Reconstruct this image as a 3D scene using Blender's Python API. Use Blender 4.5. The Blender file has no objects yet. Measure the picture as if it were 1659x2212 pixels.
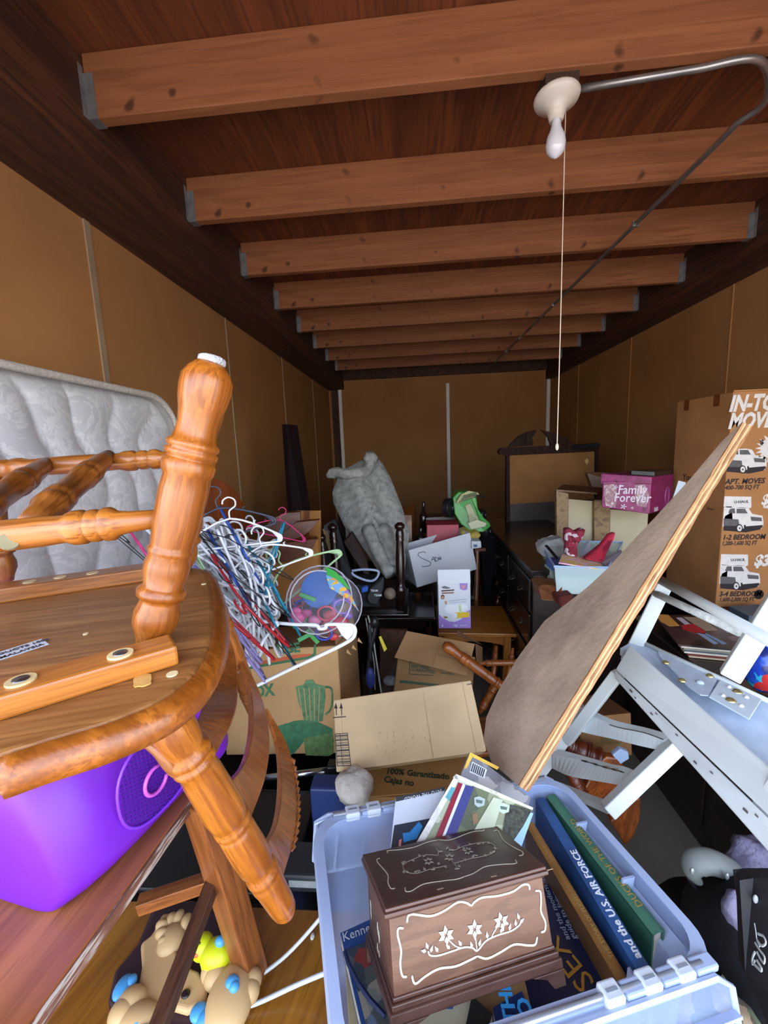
import bpy, math, random
import numpy as np
from mathutils import Vector, Matrix
V=Vector
SC=bpy.context.scene; COL=SC.collection
R=random.Random(7)
# ------------------------------------------------------------------ camera
W,H=1659,2212
F,PI_,YA,RO=880.,.147,.079,-.039
def cam_axes():
    cy,sy=math.cos(YA),math.sin(YA); cp,sp=math.cos(PI_),math.sin(PI_)
    f=V((-sy*cp,cy*cp,-sp)); r=V((cy,sy,0)); u=r.cross(f); cr,sr=math.cos(RO),math.sin(RO)
    return cr*r+sr*u, -sr*r+cr*u, f
CR,CU,CF=cam_axes()
cd=bpy.data.cameras.new('camera'); cam=bpy.data.objects.new('camera',cd); COL.objects.link(cam)
m=Matrix.Identity(4)
for i in range(3): m[i][0]=CR[i]; m[i][1]=CU[i]; m[i][2]=-CF[i]
cam.matrix_world=m
cd.sensor_fit='HORIZONTAL'; cd.sensor_width=36; cd.lens=F/W*36; cd.clip_start=.02; cd.clip_end=200
SC.camera=cam
def ray(x,y): return CF+CR*((x-W/2)/F)+CU*((H/2-y)/F)
def ad(x,y,d): return ray(x,y)*d            # point seen at (x,y), d metres along the view axis
def az(x,y,z): r=ray(x,y); return r*(z/r.z)  # point seen at (x,y) at height z
def ay(x,y,Y): r=ray(x,y); return r*(Y/r.y)
def apl(x,y,p,n):                            # point seen at (x,y) on a plane
    r=ray(x,y); return r*(p.dot(n)/r.dot(n))
# ------------------------------------------------------------------ materials
def lin(h):
    if isinstance(h,str):
        h=h.lstrip('#'); c=[int(h[i:i+2],16)/255 for i in (0,2,4)]
    else: c=h
    return tuple([(x/12.92 if x<=.04045 else ((x+.055)/1.055)**2.4) for x in c])+(1,)
MC={}
def _new(name):
    m=bpy.data.materials.new(name); m.use_nodes=True; nt=m.node_tree
    return m,nt,nt.nodes['Principled BSDF']
def nz(nt,scale,detail=3,rough=.5,vec=None):
    n=nt.nodes.new('ShaderNodeTexNoise'); n.inputs['Scale'].default_value=scale; n.inputs['Detail'].default_value=detail; n.inputs['Roughness'].default_value=rough
    if vec is not None: nt.links.new(vec,n.inputs['Vector'])
    else:
        t=nt.nodes.new('ShaderNodeTexCoord'); nt.links.new(t.outputs['Object'],n.inputs['Vector'])
    return n
def ramp(nt,fac,stops):
    r=nt.nodes.new('ShaderNodeValToRGB'); nt.links.new(fac,r.inputs[0]); e=r.color_ramp.elements
    while len(e)<len(stops): e.new(.5)
    for k,(p,c) in enumerate(stops): e[k].position=p; e[k].color=c if not isinstance(c,str) else lin(c)
    return r.outputs[0]
def bump(nt,b,h,strength=.3,dist=.01):
    n=nt.nodes.new('ShaderNodeBump'); n.inputs['Strength'].default_value=strength; n.inputs['Distance'].default_value=dist
    nt.links.new(h,n.inputs['Height']); nt.links.new(n.outputs[0],b.inputs['Normal'])
def mix(nt,f,a,b):
    n=nt.nodes.new('ShaderNodeMix'); n.data_type='RGBA'
    (nt.links.new(f,n.inputs[0]) if hasattr(f,'is_output') else setattr(n.inputs[0],'default_value',f))
    for s,i in ((a,6),(b,7)):
        if hasattr(s,'is_output'): nt.links.new(s,n.inputs[i])
        else: n.inputs[i].default_value=lin(s)
    return n.outputs[2]
def plain(hexc,rough=.5,metal=0,spec=.5,var=.08,scale=8,trans=0,alpha=1,bumpk=0,coat=0,key=''):
    k=('p',hexc,rough,metal,spec,var,scale,trans,alpha,bumpk,coat,key)
    if k in MC: return MC[k]
    m,nt,b=_new('mat'); c=lin(hexc)
    if var:
        n=nz(nt,scale,4); lo=tuple(x*(1-var*2) for x in c[:3])+(1,); hi=tuple(min(1,x*(1+var*1.5)) for x in c[:3])+(1,)
        nt.links.new(ramp(nt,n.outputs[0],[(.3,lo),(.7,hi)]),b.inputs['Base Color'])
    else: b.inputs['Base Color'].default_value=c
    b.inputs['Roughness'].default_value=rough; b.inputs['Metallic'].default_value=metal
    b.inputs['Specular IOR Level'].default_value=spec; b.inputs['Coat Weight'].default_value=coat
    if trans: b.inputs['Transmission Weight'].default_value=trans; b.inputs['IOR'].default_value=1.25
    b.inputs['Alpha'].default_value=alpha
    if bumpk: bump(nt,b,nz(nt,scale*6,4).outputs[0],bumpk)
    MC[k]=m; return m
def wood(c1,c2,d=(0,1,0),rough=.4,scale=30,stretch=.08,coat=.0,dark=None,spots=False,spec=.5,contrast=1):
    d=tuple(round(x,3) for x in V(d).normalized()); k=('w',c1,c2,d,rough,scale,stretch,coat,dark,spots,spec,contrast)
    if k in MC: return MC[k]
    m,nt,b=_new('wood'); t=nt.nodes.new('ShaderNodeTexCoord'); L=nt.links.new
    dp=nt.nodes.new('ShaderNodeVectorMath'); dp.operation='DOT_PRODUCT'; L(t.outputs['Object'],dp.inputs[0]); dp.inputs[1].default_value=d
    sc=nt.nodes.new('ShaderNodeVectorMath'); sc.operation='SCALE'; sc.inputs[0].default_value=d
    mu=nt.nodes.new('ShaderNodeMath'); mu.operation='MULTIPLY'; L(dp.outputs['Value'],mu.inputs[0]); mu.inputs[1].default_value=-(1-stretch); L(mu.outputs[0],sc.inputs['Scale'])
    av=nt.nodes.new('ShaderNodeVectorMath'); L(t.outputs['Object'],av.inputs[0]); L(sc.outputs[0],av.inputs[1])
    n=nz(nt,scale,5,.65,av.outputs[0]); n.inputs['Distortion'].default_value=.9
    n2=nz(nt,scale*5,3,.6,av.outputs[0])
    w=.14*contrast
    col=ramp(nt,n.outputs[0],[(.5-w,c2),(.5,mixhex(c1,c2,.5)),(.5+w,c1)])
    col=mix(nt,ramp(nt,n2.outputs[0],[(.40,(.85,.85,.85,1)),(.50,(0,0,0,1))]),col,dark or c2)
    if spots:
        s=nz(nt,11,1,.4,None)
        col=mix(nt,ramp(nt,s.outputs[0],[(.70,(0,0,0,1)),(.76,(.75,.75,.75,1))]),col,'#2a120a')
    L(col,b.inputs['Base Color']); b.inputs['Roughness'].default_value=rough; b.inputs['Coat Weight'].default_value=coat; b.inputs['Coat Roughness'].default_value=.15
    b.inputs['Specular IOR Level'].default_value=spec
    bump(nt,b,n2.outputs[0],.12,.004); MC[k]=m; return m
def mixhex(a,b,t):
    A=[int(a.lstrip('#')[i:i+2],16) for i in (0,2,4)];B=[int(b.lstrip('#')[i:i+2],16) for i in (0,2,4)]
    return '#%02x%02x%02x'%tuple(int(x*(1-t)+y*t) for x,y in zip(A,B))
def patches(cols,scale=6,rough=.5,detail=1,vor=True):
    k=('pt',tuple(cols),scale,rough,detail,vor)
    if k in MC: return MC[k]
    m,nt,b=_new('patches')
    t=nt.nodes.new('ShaderNodeTexCoord')
    if vor:
        v=nt.nodes.new('ShaderNodeTexVoronoi'); v.inputs['Scale'].default_value=scale; n=nz(nt,scale*1.5,2)
        add=nt.nodes.new('ShaderNodeVectorMath'); nt.links.new(t.outputs['Object'],add.inputs[0])
        s=nt.nodes.new('ShaderNodeVectorMath'); s.operation='SCALE'; nt.links.new(n.outputs['Color'],s.inputs[0]); s.inputs['Scale'].default_value=.6/scale
        nt.links.new(s.outputs[0],add.inputs[1]); nt.links.new(add.outputs[0],v.inputs['Vector'])
        sp=nt.nodes.new('ShaderNodeSeparateColor'); nt.links.new(v.outputs['Color'],sp.inputs[0]); fac=sp.outputs[0]
    else: fac=nz(nt,scale,detail).outputs[0]
    N=len(cols)
    r=nt.nodes.new('ShaderNodeValToRGB'); r.color_ramp.interpolation='CONSTANT' if vor else 'EASE'; nt.links.new(fac,r.inputs[0]); e=r.color_ramp.elements
    while len(e)<N: e.new(.5)
    for i,c in enumerate(cols): e[i].position=(i/N if vor else .3+.4*i/max(1,N-1)); e[i].color=lin(c)
    nt.links.new(r.outputs[0],b.inputs['Base Color']); b.inputs['Roughness'].default_value=rough
    MC[k]=m; return m
def cardboard(c='#a97c50',key=''):
    k=('c',c,key)
    if k in MC: return MC[k]
    m,nt,b=_new('cardboard'); n=nz(nt,5,5); n2=nz(nt,220,2); cc=lin(c)
    col=ramp(nt,n.outputs[0],[(.3,tuple(x*.82 for x in cc[:3])+(1,)),(.7,tuple(min(1,x*1.1) for x in cc[:3])+(1,))])
    nt.links.new(col,b.inputs['Base Color']); b.inputs['Roughness'].default_value=.8; b.inputs['Specular IOR Level'].default_value=.2
    bump(nt,b,n.outputs[0],.25,.02); MC[k]=m; return m
def clearp(hexc='#dfe8f5',alpha=.35,rough=.15,trans=0):
    return plain(hexc,rough,alpha=alpha,var=0,spec=.6)
# ------------------------------------------------------------------ geometry
class MB:
    def __init__(s): s.v=[]; s.f=[]
    def add(s,vs,fs):
        o=len(s.v); s.v+=[V(x) for x in vs]; s.f+=[tuple(i+o for i in f) for f in fs]; return s
    def hexa(s,b,t):  # two quads
        return s.add(list(b)+list(t),[(3,2,1,0),(4,5,6,7),(0,1,5,4),(1,2,6,5),(2,3,7,6),(3,0,4,7)])
    def box(s,O,X,Y,Z):
        O,X,Y,Z=V(O),V(X),V(Y),V(Z); return s.hexa([O,O+X,O+X+Y,O+Y],[O+Z,O+X+Z,O+X+Y+Z,O+Y+Z])
    def cbox(s,c,X,Y,Z):
        c,X,Y,Z=V(c),V(X),V(Y),V(Z); return s.box(c-(X+Y+Z)/2,X,Y,Z)
    def aabb(s,a,b): return s.box(a,(b[0]-a[0],0,0),(0,b[1]-a[1],0),(0,0,b[2]-a[2]))
    def beam(s,p,q,w,t,up=(0,0,1),w2=None):
        p,q=V(p),V(q); d=(q-p).normalized(); up=V(up); side=d.cross(up).normalized(); u=side.cross(d).normalized(); w2=w2 or w
        a=[p-side*w/2-u*t/2,p+side*w/2-u*t/2,p+side*w/2+u*t/2,p-side*w/2+u*t/2]
        b=[q-side*w2/2-u*t/2,q+side*w2/2-u*t/2,q+side*w2/2+u*t/2,q-side*w2/2+u*t/2]
        return s.hexa(a,b)
    def prism(s,poly,off):
        n=len(poly); off=V(off); vs=[V(p) for p in poly]+[V(p)+off for p in poly]
        return s.add(vs,[tuple(range(n))[::-1],tuple(range(n,2*n))]+[(i,(i+1)%n,n+(i+1)%n,n+i) for i in range(n)])
    def tube(s,pts,r,n=8,closed=False,flat=1,up=None):
        pts=[V(p) for p in pts]; N=len(pts); rr=r if isinstance(r,(list,tuple)) else [r]*N; vs=[]; fs=[]
        prev=None
        for i,p in enumerate(pts):
            if closed: t=(pts[(i+1)%N]-pts[i-1])
            else: t=(pts[min(i+1,N-1)]-pts[max(i-1,0)])
            if t.length<1e-9: t=V((0,0,1))
            t.normalize()
            if up is not None: a=V(up)-t*V(up).dot(t)
            elif prev is None: a=t.orthogonal()
            else: a=prev-t*prev.dot(t)
            if a.length<1e-6: a=t.orthogonal()
            a.normalize(); prev=a; b=t.cross(a)
            for k in range(n):
                th=2*math.pi*k/n; vs.append(p+a*math.cos(th)*rr[i]*flat+b*math.sin(th)*rr[i])
        M=N if closed else N-1
        for i in range(M):
            j=(i+1)%N
            for k in range(n): fs.append((i*n+k,i*n+(k+1)%n,j*n+(k+1)%n,j*n+k))
        if not closed: fs.append(tuple(range(n))[::-1]); fs.append(tuple((N-1)*n+k for k in range(n)))
        return s.add(vs,fs)
    def lathe(s,p,q,prof,n=24):
        p,q=V(p),V(q); return s.tube([p+(q-p)*t for t,r in prof],[max(r,1e-4) for t,r in prof],n)
    def ell(s,c,rx,ry=None,rz=None,n=16,m=10,ax=None):
        ry=ry or rx; rz=rz or rx; c=V(c); A=ax or (V((1,0,0)),V((0,1,0)),V((0,0,1))); vs=[]; fs=[]
        for j in range(m+1):
            ph=math.pi*j/m
            for i in range(n):
                th=2*math.pi*i/n; vs.append(c+A[0]*rx*math.sin(ph)*math.cos(th)+A[1]*ry*math.sin(ph)*math.sin(th)+A[2]*rz*math.cos(ph))
        for j in range(m):
            for i in range(n): fs.append((j*n+i,(j+1)*n+i,(j+1)*n+(i+1)%n,j*n+(i+1)%n))
        return s.add(vs,fs)
    def grid(s,fn,nu,nv,thick=None):
        vs=[fn(i/nu,j/nv) for j in range(nv+1) for i in range(nu+1)]
        fs=[(j*(nu+1)+i,j*(nu+1)+i+1,(j+1)*(nu+1)+i+1,(j+1)*(nu+1)+i) for j in range(nv) for i in range(nu)]
        return s.add(vs,fs)
    def build(s,name,mat,parent=None,smooth=False,bevel=0,sub=0,solid=0,seg=2,at=None,rough_disp=None):
        loc=V((0,0,0))
        if parent is not None: loc=V(parent['_o'])
        elif at is not None: loc=V(at)
        me=bpy.data.meshes.new(name)
        me.from_pydata([tuple(v-loc) for v in s.v],[],s.f); me.validate(); me.materials.append(mat)
        o=bpy.data.objects.new(name,me); COL.objects.link(o)
        o['_o']=tuple(loc)
        if parent is not None: o.parent=parent
        else: o.location=loc
        import bmesh
        bm=bmesh.new(); bm.from_mesh(me); bmesh.ops.remove_doubles(bm,verts=bm.verts,dist=1e-6); bmesh.ops.recalc_face_normals(bm,faces=bm.faces); bm.to_mesh(me); bm.free()
        if smooth:
            for p in me.polygons: p.use_smooth=True
        if solid: md=o.modifiers.new('s','SOLIDIFY'); md.thickness=solid; md.offset=0
        if bevel: md=o.modifiers.new('b','BEVEL'); md.width=bevel; md.segments=seg; md.limit_method='ANGLE'; md.angle_limit=.6; md.harden_normals=False
        if sub: md=o.modifiers.new('u','SUBSURF'); md.levels=sub; md.render_levels=sub
        if rough_disp:
            tx=bpy.data.textures.new('t','CLOUDS'); tx.noise_scale=rough_disp[1]; md=o.modifiers.new('d','DISPLACE'); md.texture=tx; md.strength=rough_disp[0]; md.texture_coords='LOCAL'
        return o
def tag(o,label,cat,group=None,kind=None):
    if label: o['label']=label
    if cat: o['category']=cat
    if group: o['group']=group
    if kind: o['kind']=kind
    return o
def thing(name,loc,label,cat,group=None):
    o=bpy.data.objects.new(name,None); COL.objects.link(o); o.location=V(loc); o['_o']=tuple(V(loc)); o.empty_display_size=.05
    return tag(o,label,cat,group)
def struct(o): o['kind']='structure'; return o
def text(s,O,X,Y,size,mat,parent,name='printed_text',bold=0,shear=0,cen=False,sx=1,space=1,ext=.0004,label=None):
    X,Y,O=V(X).normalized(),V(Y).normalized(),V(O); N=X.cross(Y).normalized()
    cu=bpy.data.curves.new('t','FONT'); cu.body=s; cu.size=size; cu.offset=bold*size; cu.shear=shear; cu.extrude=ext; cu.resolution_u=2; cu.space_character=space; cu.space_line=.85
    if cen: cu.align_x='CENTER'; cu.align_y='CENTER'
    ob=bpy.data.objects.new('t',cu); COL.objects.link(ob); bpy.context.view_layer.update()
    me=bpy.data.meshes.new_from_object(ob.evaluated_get(bpy.context.evaluated_depsgraph_get())); bpy.data.objects.remove(ob)
    me.materials.clear(); me.materials.append(mat); loc=V(parent['_o'])
    for v in me.vertices: p=v.co.copy(); v.co=O+X*p.x*sx+Y*p.y+N*(p.z+.0006)-loc
    o=bpy.data.objects.new(name,me); COL.objects.link(o); o.parent=parent; o['_o']=parent['_o']
    if label: o['label']=label
    return o
class Fr:   # local frame -> world
    def __init__(s,O,X,Y,Z): s.O,s.X,s.Y,s.Z=V(O),V(X).normalized(),V(Y).normalized(),V(Z).normalized()
    def __call__(s,x,y=0,z=0): return s.O+s.X*x+s.Y*y+s.Z*z
    def d(s,x,y=0,z=0): return s.X*x+s.Y*y+s.Z*z
    def mat(s):
        m=Matrix.Identity(4)
        for i in range(3): m[i][0]=s.X[i]; m[i][1]=s.Y[i]; m[i][2]=s.Z[i]; m[i][3]=s.O[i]
        return m
def fr_box(mb,f,a,b): 
    return mb.box(f(*a),f.d(b[0]-a[0]),f.d(0,b[1]-a[1]),f.d(0,0,b[2]-a[2]))
def corner_frame(TL,TR,BL):   # front face top-left, top-right, bottom-left -> X right, Y away, Z up
    X=(TR-TL).normalized(); Z=TL-BL; Z=(Z-X*Z.dot(X)).normalized(); Y=Z.cross(X); 
    return Fr(TL,X,Y,Z),(TR-TL).length,abs((TL-BL).dot(Z))
def smooth_path(pts,n=8):
    pts=[V(p) for p in pts]; out=[]; P=[pts[0]*2-pts[1]]+pts+[pts[-1]*2-pts[-2]]
    for i in range(1,len(P)-2):
        for k in range(n):
            t=k/n; a,b,c,d=P[i-1],P[i],P[i+1],P[i+2]
            out.append(.5*((2*b)+(c-a)*t+(2*a-5*b+4*c-d)*t*t+(3*b-a-3*c+d)*t**3))
    out.append(pts[-1]); return out
def turned(p,q,R,style='leg'):
    if style=='leg':
        pr=[(0,.62),(.03,.7),(.08,.98),(.12,1.0),(.16,.85),(.175,.84),(.18,1.05),(.2,1.08),(.215,.9),(.22,.84),(.27,1.0),(.3,1.0),(.33,.9),(.34,.98),(.35,1.0),(.36,.9),(.37,.93),(.45,1.02),(.56,1.06),(.61,1.0),(.625,1.14),(.655,1.18),(.668,1.02),(.674,1.0),(.682,1.15),(.696,1.16),(.704,1.03),(.710,1.14),(.724,1.15),(.735,.97),(.76,.9),(.79,.87),(.83,.94),(.87,1.07),(.91,1.14),(.945,1.12),(.975,.92),(.99,.72),(1,.6)]
    elif style=='stretcher':
        pr=[(0,.7),(.05,.74),(.12,.85),(.16,1.0),(.18,1.35),(.2,1.35),(.21,1.05),(.225,1.3),(.245,1.3),(.255,1.05),(.27,1.38),(.3,1.38),(.33,1.1),(.4,1.2),(.5,1.25),(.6,1.2),(.67,1.1),(.7,1.38),(.73,1.38),(.745,1.05),(.755,1.3),(.775,1.3),(.79,1.05),(.8,1.35),(.82,1.35),(.84,1.0),(.88,.85),(1,.7)]
    elif style=='post':
        pr=[(0,.75),(.03,1.0),(.07,1.08),(.12,1.0),(.14,.9),(.15,1.12),(.165,1.14),(.175,.95),(.18,1.12),(.195,1.14),(.21,.98),(.25,1.05),(.4,1.12),(.44,1.05),(.45,.92),(.46,1.06),(.475,1.06),(.485,.92),(.49,1.0),(.51,1.04),(.6,1.08),(.67,1.04),(.69,.85),(.71,.85),(.72,1.02),(.735,1.02),(.745,.88),(.755,.98),(.775,.98),(.8,.92),(.9,.86),(.925,.84),(.935,.72),(.95,.78),(.97,.62),(.99,.4),(1,.12)]
    return [(t,r*R) for t,r in pr]
# ------------------------------------------------------------------ room
XL,XR,HJ,Y1,SP,YB=-1.04,1.95,1.12,1.483,.6096,6.36
ZF=-1.5; YF=.1
panel=plain('#ad7c4e',.75,var=.06,scale=2,spec=.2,bumpk=.05,key='panel')
beamw=wood('#5f3720','#331a0f',(0,1,0),.7,14,.06)
joistw=wood('#a86a42','#86502f',(1,0,0),.7,12,.05,spots=True,contrast=1.6)
plyw=wood('#8a4a24','#552812',(0,1,0),.7,11,.05,contrast=1.6)
conc=plain('#6e675f',.9,var=.15,scale=3,bumpk=.1)
wx0,wx1=-1.28,2.03
struct(MB().aabb((wx0-.1,YF,ZF),(wx0,YB,HJ+.22)).build('wall_left',panel))
struct(MB().aabb((wx1,YF,ZF),(wx1+.1,YB,HJ+.22)).build('wall_right',panel))
struct(MB().aabb((wx0-.1,YB,ZF),(wx1+.1,YB+.1,HJ+.22)).build('wall_back',panel))
struct(MB().aabb((wx0-.2,YF-.9,ZF-.1),(wx1+.2,YB+.1,ZF)).build('floor',conc))
struct(MB().aabb((wx0-.1,-.15,HJ+.19),(wx1+.1,YB+.1,HJ+.24)).build('ceiling',plyw))
struct(MB().aabb((-40,-60,ZF-.15),(40,60,ZF-.11)).build('floor_outside',plain('#a8a29a',.9,var=.1,scale=.5)))
struct(MB().aabb((XL-.24,-.15,.955),(XL,YB,HJ+.19)).build('trim_1',beamw))
struct(MB().aabb((XR,-.15,.955),(XR+.1,YB,HJ+.19)).build('trim_2',beamw))
struct(MB().aabb((XL,YB-.05,HJ-.03),(XR,YB,HJ+.19)).build('trim_3',beamw))
struct(MB().aabb((XL-.2,YB-.014,-1.5),(XL-.1,YB,HJ)).build('trim_4',wood('#54301c','#38200f',(0,0,1),.7,14)))
tn=5
struct(MB().aabb((wx0-.1,-.3,.72),(wx1+.1,-.15,HJ+.24)).build('wall_front',panel))
steel=plain('#98989a',.45,metal=.6,var=.15,scale=20)
for i in range(-2,8):
    y=Y1+i*SP-.038
    j=thing('ceiling_joist',(XL,y,HJ),None,None); tn+=1
    struct(j); j.name='trim_%d'%tn
    MB().aabb((XL+.003,y,HJ),(XR-.003,y+.04,HJ+.189)).build('joist',joistw,j,bevel=.003)
    for x,s in ((XL,1),(XR,-1)):
        h=MB(); h.aabb((x,y-.0015,HJ-.002),(x+s*.035,y+.0415,HJ+.0)); h.aabb((x,y-.02,HJ-.002),(x+s*.002,y,HJ+.15)); h.aabb((x,y-.0025,HJ),(x+s*.035,y-.001,HJ+.13)); h.build('joist_hanger',steel,j)
seam=plain('#a08a72',.6,var=.05); white=plain('#fbfaf7',.5,var=.04)
for k,(y,w) in enumerate(((1.669,.03),(2.889,.012),(4.109,.012),(5.33,.01))):
    tn+=1; struct(MB().aabb((wx0,y,ZF),(wx0+.006,y+w,.955)).build('trim_%d'%tn,seam))
    tn+=1; struct(MB().aabb((wx1-.006,y,ZF),(wx1,y+w,.955)).build('trim_%d'%tn,panel))
for x in (-1.107,.521,1.985):
    tn+=1; struct(MB().aabb((x-.022,YB-.026,ZF),(x+.026,YB-.012,.97)).build('trim_%d'%tn,white,bevel=.002))
# ceiling lamp holder, bulb, conduit, pull string
lp=ad(1203,190,1); kk=(HJ-.005)/lp.z; lp=lp*kk
lt=thing('ceiling_lamp_holder',lp,'white porcelain lamp holder with a bare bulb on the ceiling joist','lamp')
porc=plain('#d8cfc4',.3,var=.03)
x,y,z=lp
MB().cbox((x,y,z+.0),(.1,0,0),(0,.1,0),(0,0,.05)).build('junction_box',plain('#3a2a20',.6),lt)
MB().lathe((x,y,z-.02),(x,y,z-.09),[(0,.066),(.1,.07),(.25,.066),(.4,.045),(.6,.03),(.75,.026),(1,.022)],28).build('socket_base',porc,lt,smooth=True)
bulb=MB().lathe((x,y,z-.09),(x,y,z-.20),[(0,.013),(.08,.014),(.25,.018),(.45,.028),(.65,.031),(.82,.027),(.93,.016),(1,.003)],24).build('light_bulb',plain('#dfe0ea',.2,var=0,coat=.5),lt,smooth=True)
ppos=V((x+.035,y+.02,z-.05))
sp_=MB().tube([ppos,ppos+V((0,0,-.62)),ppos+V((-.002,.0,-1.06))],.0016,6)
sp_.ell(ppos+V((-.002,0,-1.072)),.006,.006,.013,8,6)
tag(sp_.build('pull_string',plain('#e0cdb8',.6,var=0),at=ppos),'thin white pull string with a small end knob hanging from the lamp','string')
p0=V((x+.06,y,HJ-.015)); 
cp=[p0]; 
end=ad(1500,150,1); end=end*((HJ-.02)/end.z); c2=ad(1640,130,1); c2=c2*((HJ-.02)/c2.z); c3=ad(1655,215,1); c3=c3*((HJ-.02)/c3.z); c4=ad(1560,300,1); c4=c4*((HJ-.02)/c4.z); c5=ad(1070,782,1); c5=c5*((HJ-.02)/c5.z)
c45=ad(1590,268,1);c45=c45*((HJ-.02)/c45.z)
pts=[p0,end]+smooth_path([end,c2,c3,c45],6)[1:]+[c4,(c4+c5)/2,c5]
ct=thing('metal_conduit',p0,'bent galvanised metal conduit running from the lamp box across the joists','pipe')
MB().tube(pts,.0105,10).build('tube',plain('#a6a4a4',.35,metal=.8,var=.1),ct,smooth=True)
for t in (.15,.45,.7,.85):
    q=c4.lerp(c5,t); MB().cbox(q,(.03,0,0),(0,.014,0),(0,0,.024)).build('strap',steel,ct)
# world + sun
wd=bpy.data.worlds.new('w'); SC.world=wd; wd.use_nodes=True; nt=wd.node_tree; bg=nt.nodes['Background']
sky=nt.nodes.new('ShaderNodeTexSky'); sky.sky_type='NISHITA'; sky.sun_disc=False; sky.sun_elevation=math.radians(50); sky.sun_rotation=math.radians(20); sky.air_density=1.0; sky.dust_density=2
mx=nt.nodes.new('ShaderNodeMix'); mx.data_type='RGBA'; mx.inputs[0].default_value=.7; mx.inputs[7].default_value=(.96,.93,.9,1)
nt.links.new(sky.outputs[0],mx.inputs[6])
nt.links.new(mx.outputs[2],bg.inputs[0]); bg.inputs[1].default_value=1.0
sl=bpy.data.lights.new('sun','SUN'); sl.energy=5.0; sl.angle=.01; sl.color=(1,.93,.84); so=bpy.data.objects.new('sun',sl); COL.objects.link(so)
so.rotation_euler=V((.25,-.62,-.75)).to_track_quat('-Z','Y').to_euler()
vs=SC.view_settings; vs.view_transform='Standard'; vs.look='None'; vs.gamma=1; vs.use_curve_mapping=False; vs.exposure=1.95
# ------------------------------------------------------------------ left foreground
oak=lambda d,c1='#ac6420',c2='#7c410f',**k: wood(c1,c2,d,.34,38,.05,coat=.2,contrast=1.1,**k)
# upside-down chair
ZS=-.215
ch=thing('dining_chair',az(325,1385,ZS),'glossy honey-oak chair lying upside down on the purple case, turned leg pointing up','chair')
nleg=(ad(325,1392,.478),ad(456,785,.455))
def seat_pts():
    px=[(-260,1345),(75,1285),(400,1222),(440,1228),(458,1262),(465,1330),(455,1395),(425,1450),(380,1490),(330,1520),(230,1560),(100,1598),(0,1630),(-200,1690)]
    return [az(x,y,ZS) for x,y in px]
sp=seat_pts()
def dense(ps,k=3):
    out=[];n=len(ps)
    for i in range(n):
        for j in range(k): out.append(ps[i].lerp(ps[(i+1)%n],j/k))
    return out
seatm=wood('#b37c44','#7a4c24',(1,.35,0),.42,26,.07,coat=.1,contrast=1.3)
MB().prism(sp,(0,0,-.036)).build('seat',seatm,ch,bevel=.007,seg=3)
rim=MB(); 
# edge band (lighter front edge)
rimp=sp[3:13]
rim.tube([p+V((0,0,-.018)) for p in smooth_path(rimp,4)],.0165,8,flat=1).build('seat_edge',oak((1,-.3,0)),ch,smooth=True)
# cleats
def on(x,y): return az(x,y,ZS)
c1a,c1b=[az(x,y,ZS+.022)-V((0,0,.022)) for x,y in ((-60,1502),(348,1388))]
cm=oak(c1b-c1a,'#c57a2c','#96561c')
d=(c1b-c1a).normalized(); pr=V((0,0,1)).cross(d).normalized()
cl=MB().beam(c1a-pr*.0+V((0,0,.011)),c1b+d*.012+V((0,0,.011)),.040,.022).build('cleat',cm,ch,bevel=.003)
def hole(x,y,par,z,r=.0115):
    p=az(x,y,z); MB().lathe(p+V((0,0,-.002)),p+V((0,0,.0012)),[(0,r),(1,r)],20).build('screw_plug',plain('#d8c08c',.6),par)
    MB().lathe(p,p+V((0,0,.0022)),[(0,r*.62),(1,r*.55)],16).build('screw',plain('#77757a',.3,metal=.9),par,smooth=True)
hole(260,1413,ch,ZS+.023); hole(45,1470,ch,ZS+.023)
c2a,c2b=on(-60,1305),on(405,1236)
MB().beam(c2a+V((0,0,.012)),c2b+V((0,0,.012)),.05,.024).build('cleat',oak(c2b-c2a,'#a8652a','#7a4518'),ch,bevel=.003)
for x,y in ((64,1257),(130,1247),(200,1238)):
    p=az(x,y,ZS+.024); MB().lathe(p,p+V((0,0,.001)),[(0,.009),(1,.009)],14).build('wood_plug',plain('#c9b48a',.7),ch)
for x,y,r in ((372,1457,.0055),(185,1390-20,.003),(440,1262,.004)):
    p=az(x,y,ZS); MB().lathe(p,p+V((0,0,.0012)),[(0,r),(1,r)],12).build('glue_spot',plain('#d9c79a',.8),ch)
rg_=random.Random(8)
g=[az(308+22*math.copysign(abs(math.cos(t))**.6,math.cos(t))*rg_.uniform(.85,1.08),1472+12*math.copysign(abs(math.sin(t))**.6,math.sin(t))*rg_.uniform(.85,1.1)-.25*22*math.cos(t),ZS+.0006) for t in [k*.2618 for k in range(24)]]
MB().prism(g,(0,0,.0015)).build('glue_spot',plain('#c99a52',.9,bumpk=.4),ch)
# sticker
s0,s1,s2=on(-60,1428),on(90,1381),on(88,1408)
X=(s1-s0).normalized(); Yv=V((0,0,1)).cross(X)
w=.018
st=MB().box(s1-X*.11-Yv*.028+V((0,0,.0004)),X*.11,Yv*.028,(0,0,.0004)).build('sticker',plain('#cfd2da',.5,var=0),ch)
ink=plain('#3a3a44',.6,var=0)
text('MADE IN MALAYSIA',s1-X*.082-Yv*.0255+V((0,0,.0008)),X,Yv,.0088,ink,st,bold=.01)
text('MODEL PRODUCTS 100s',s1-X*.092-Yv*.0125+V((0,0,.0008)),X,Yv,.0088,ink,st,bold=.01)
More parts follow.
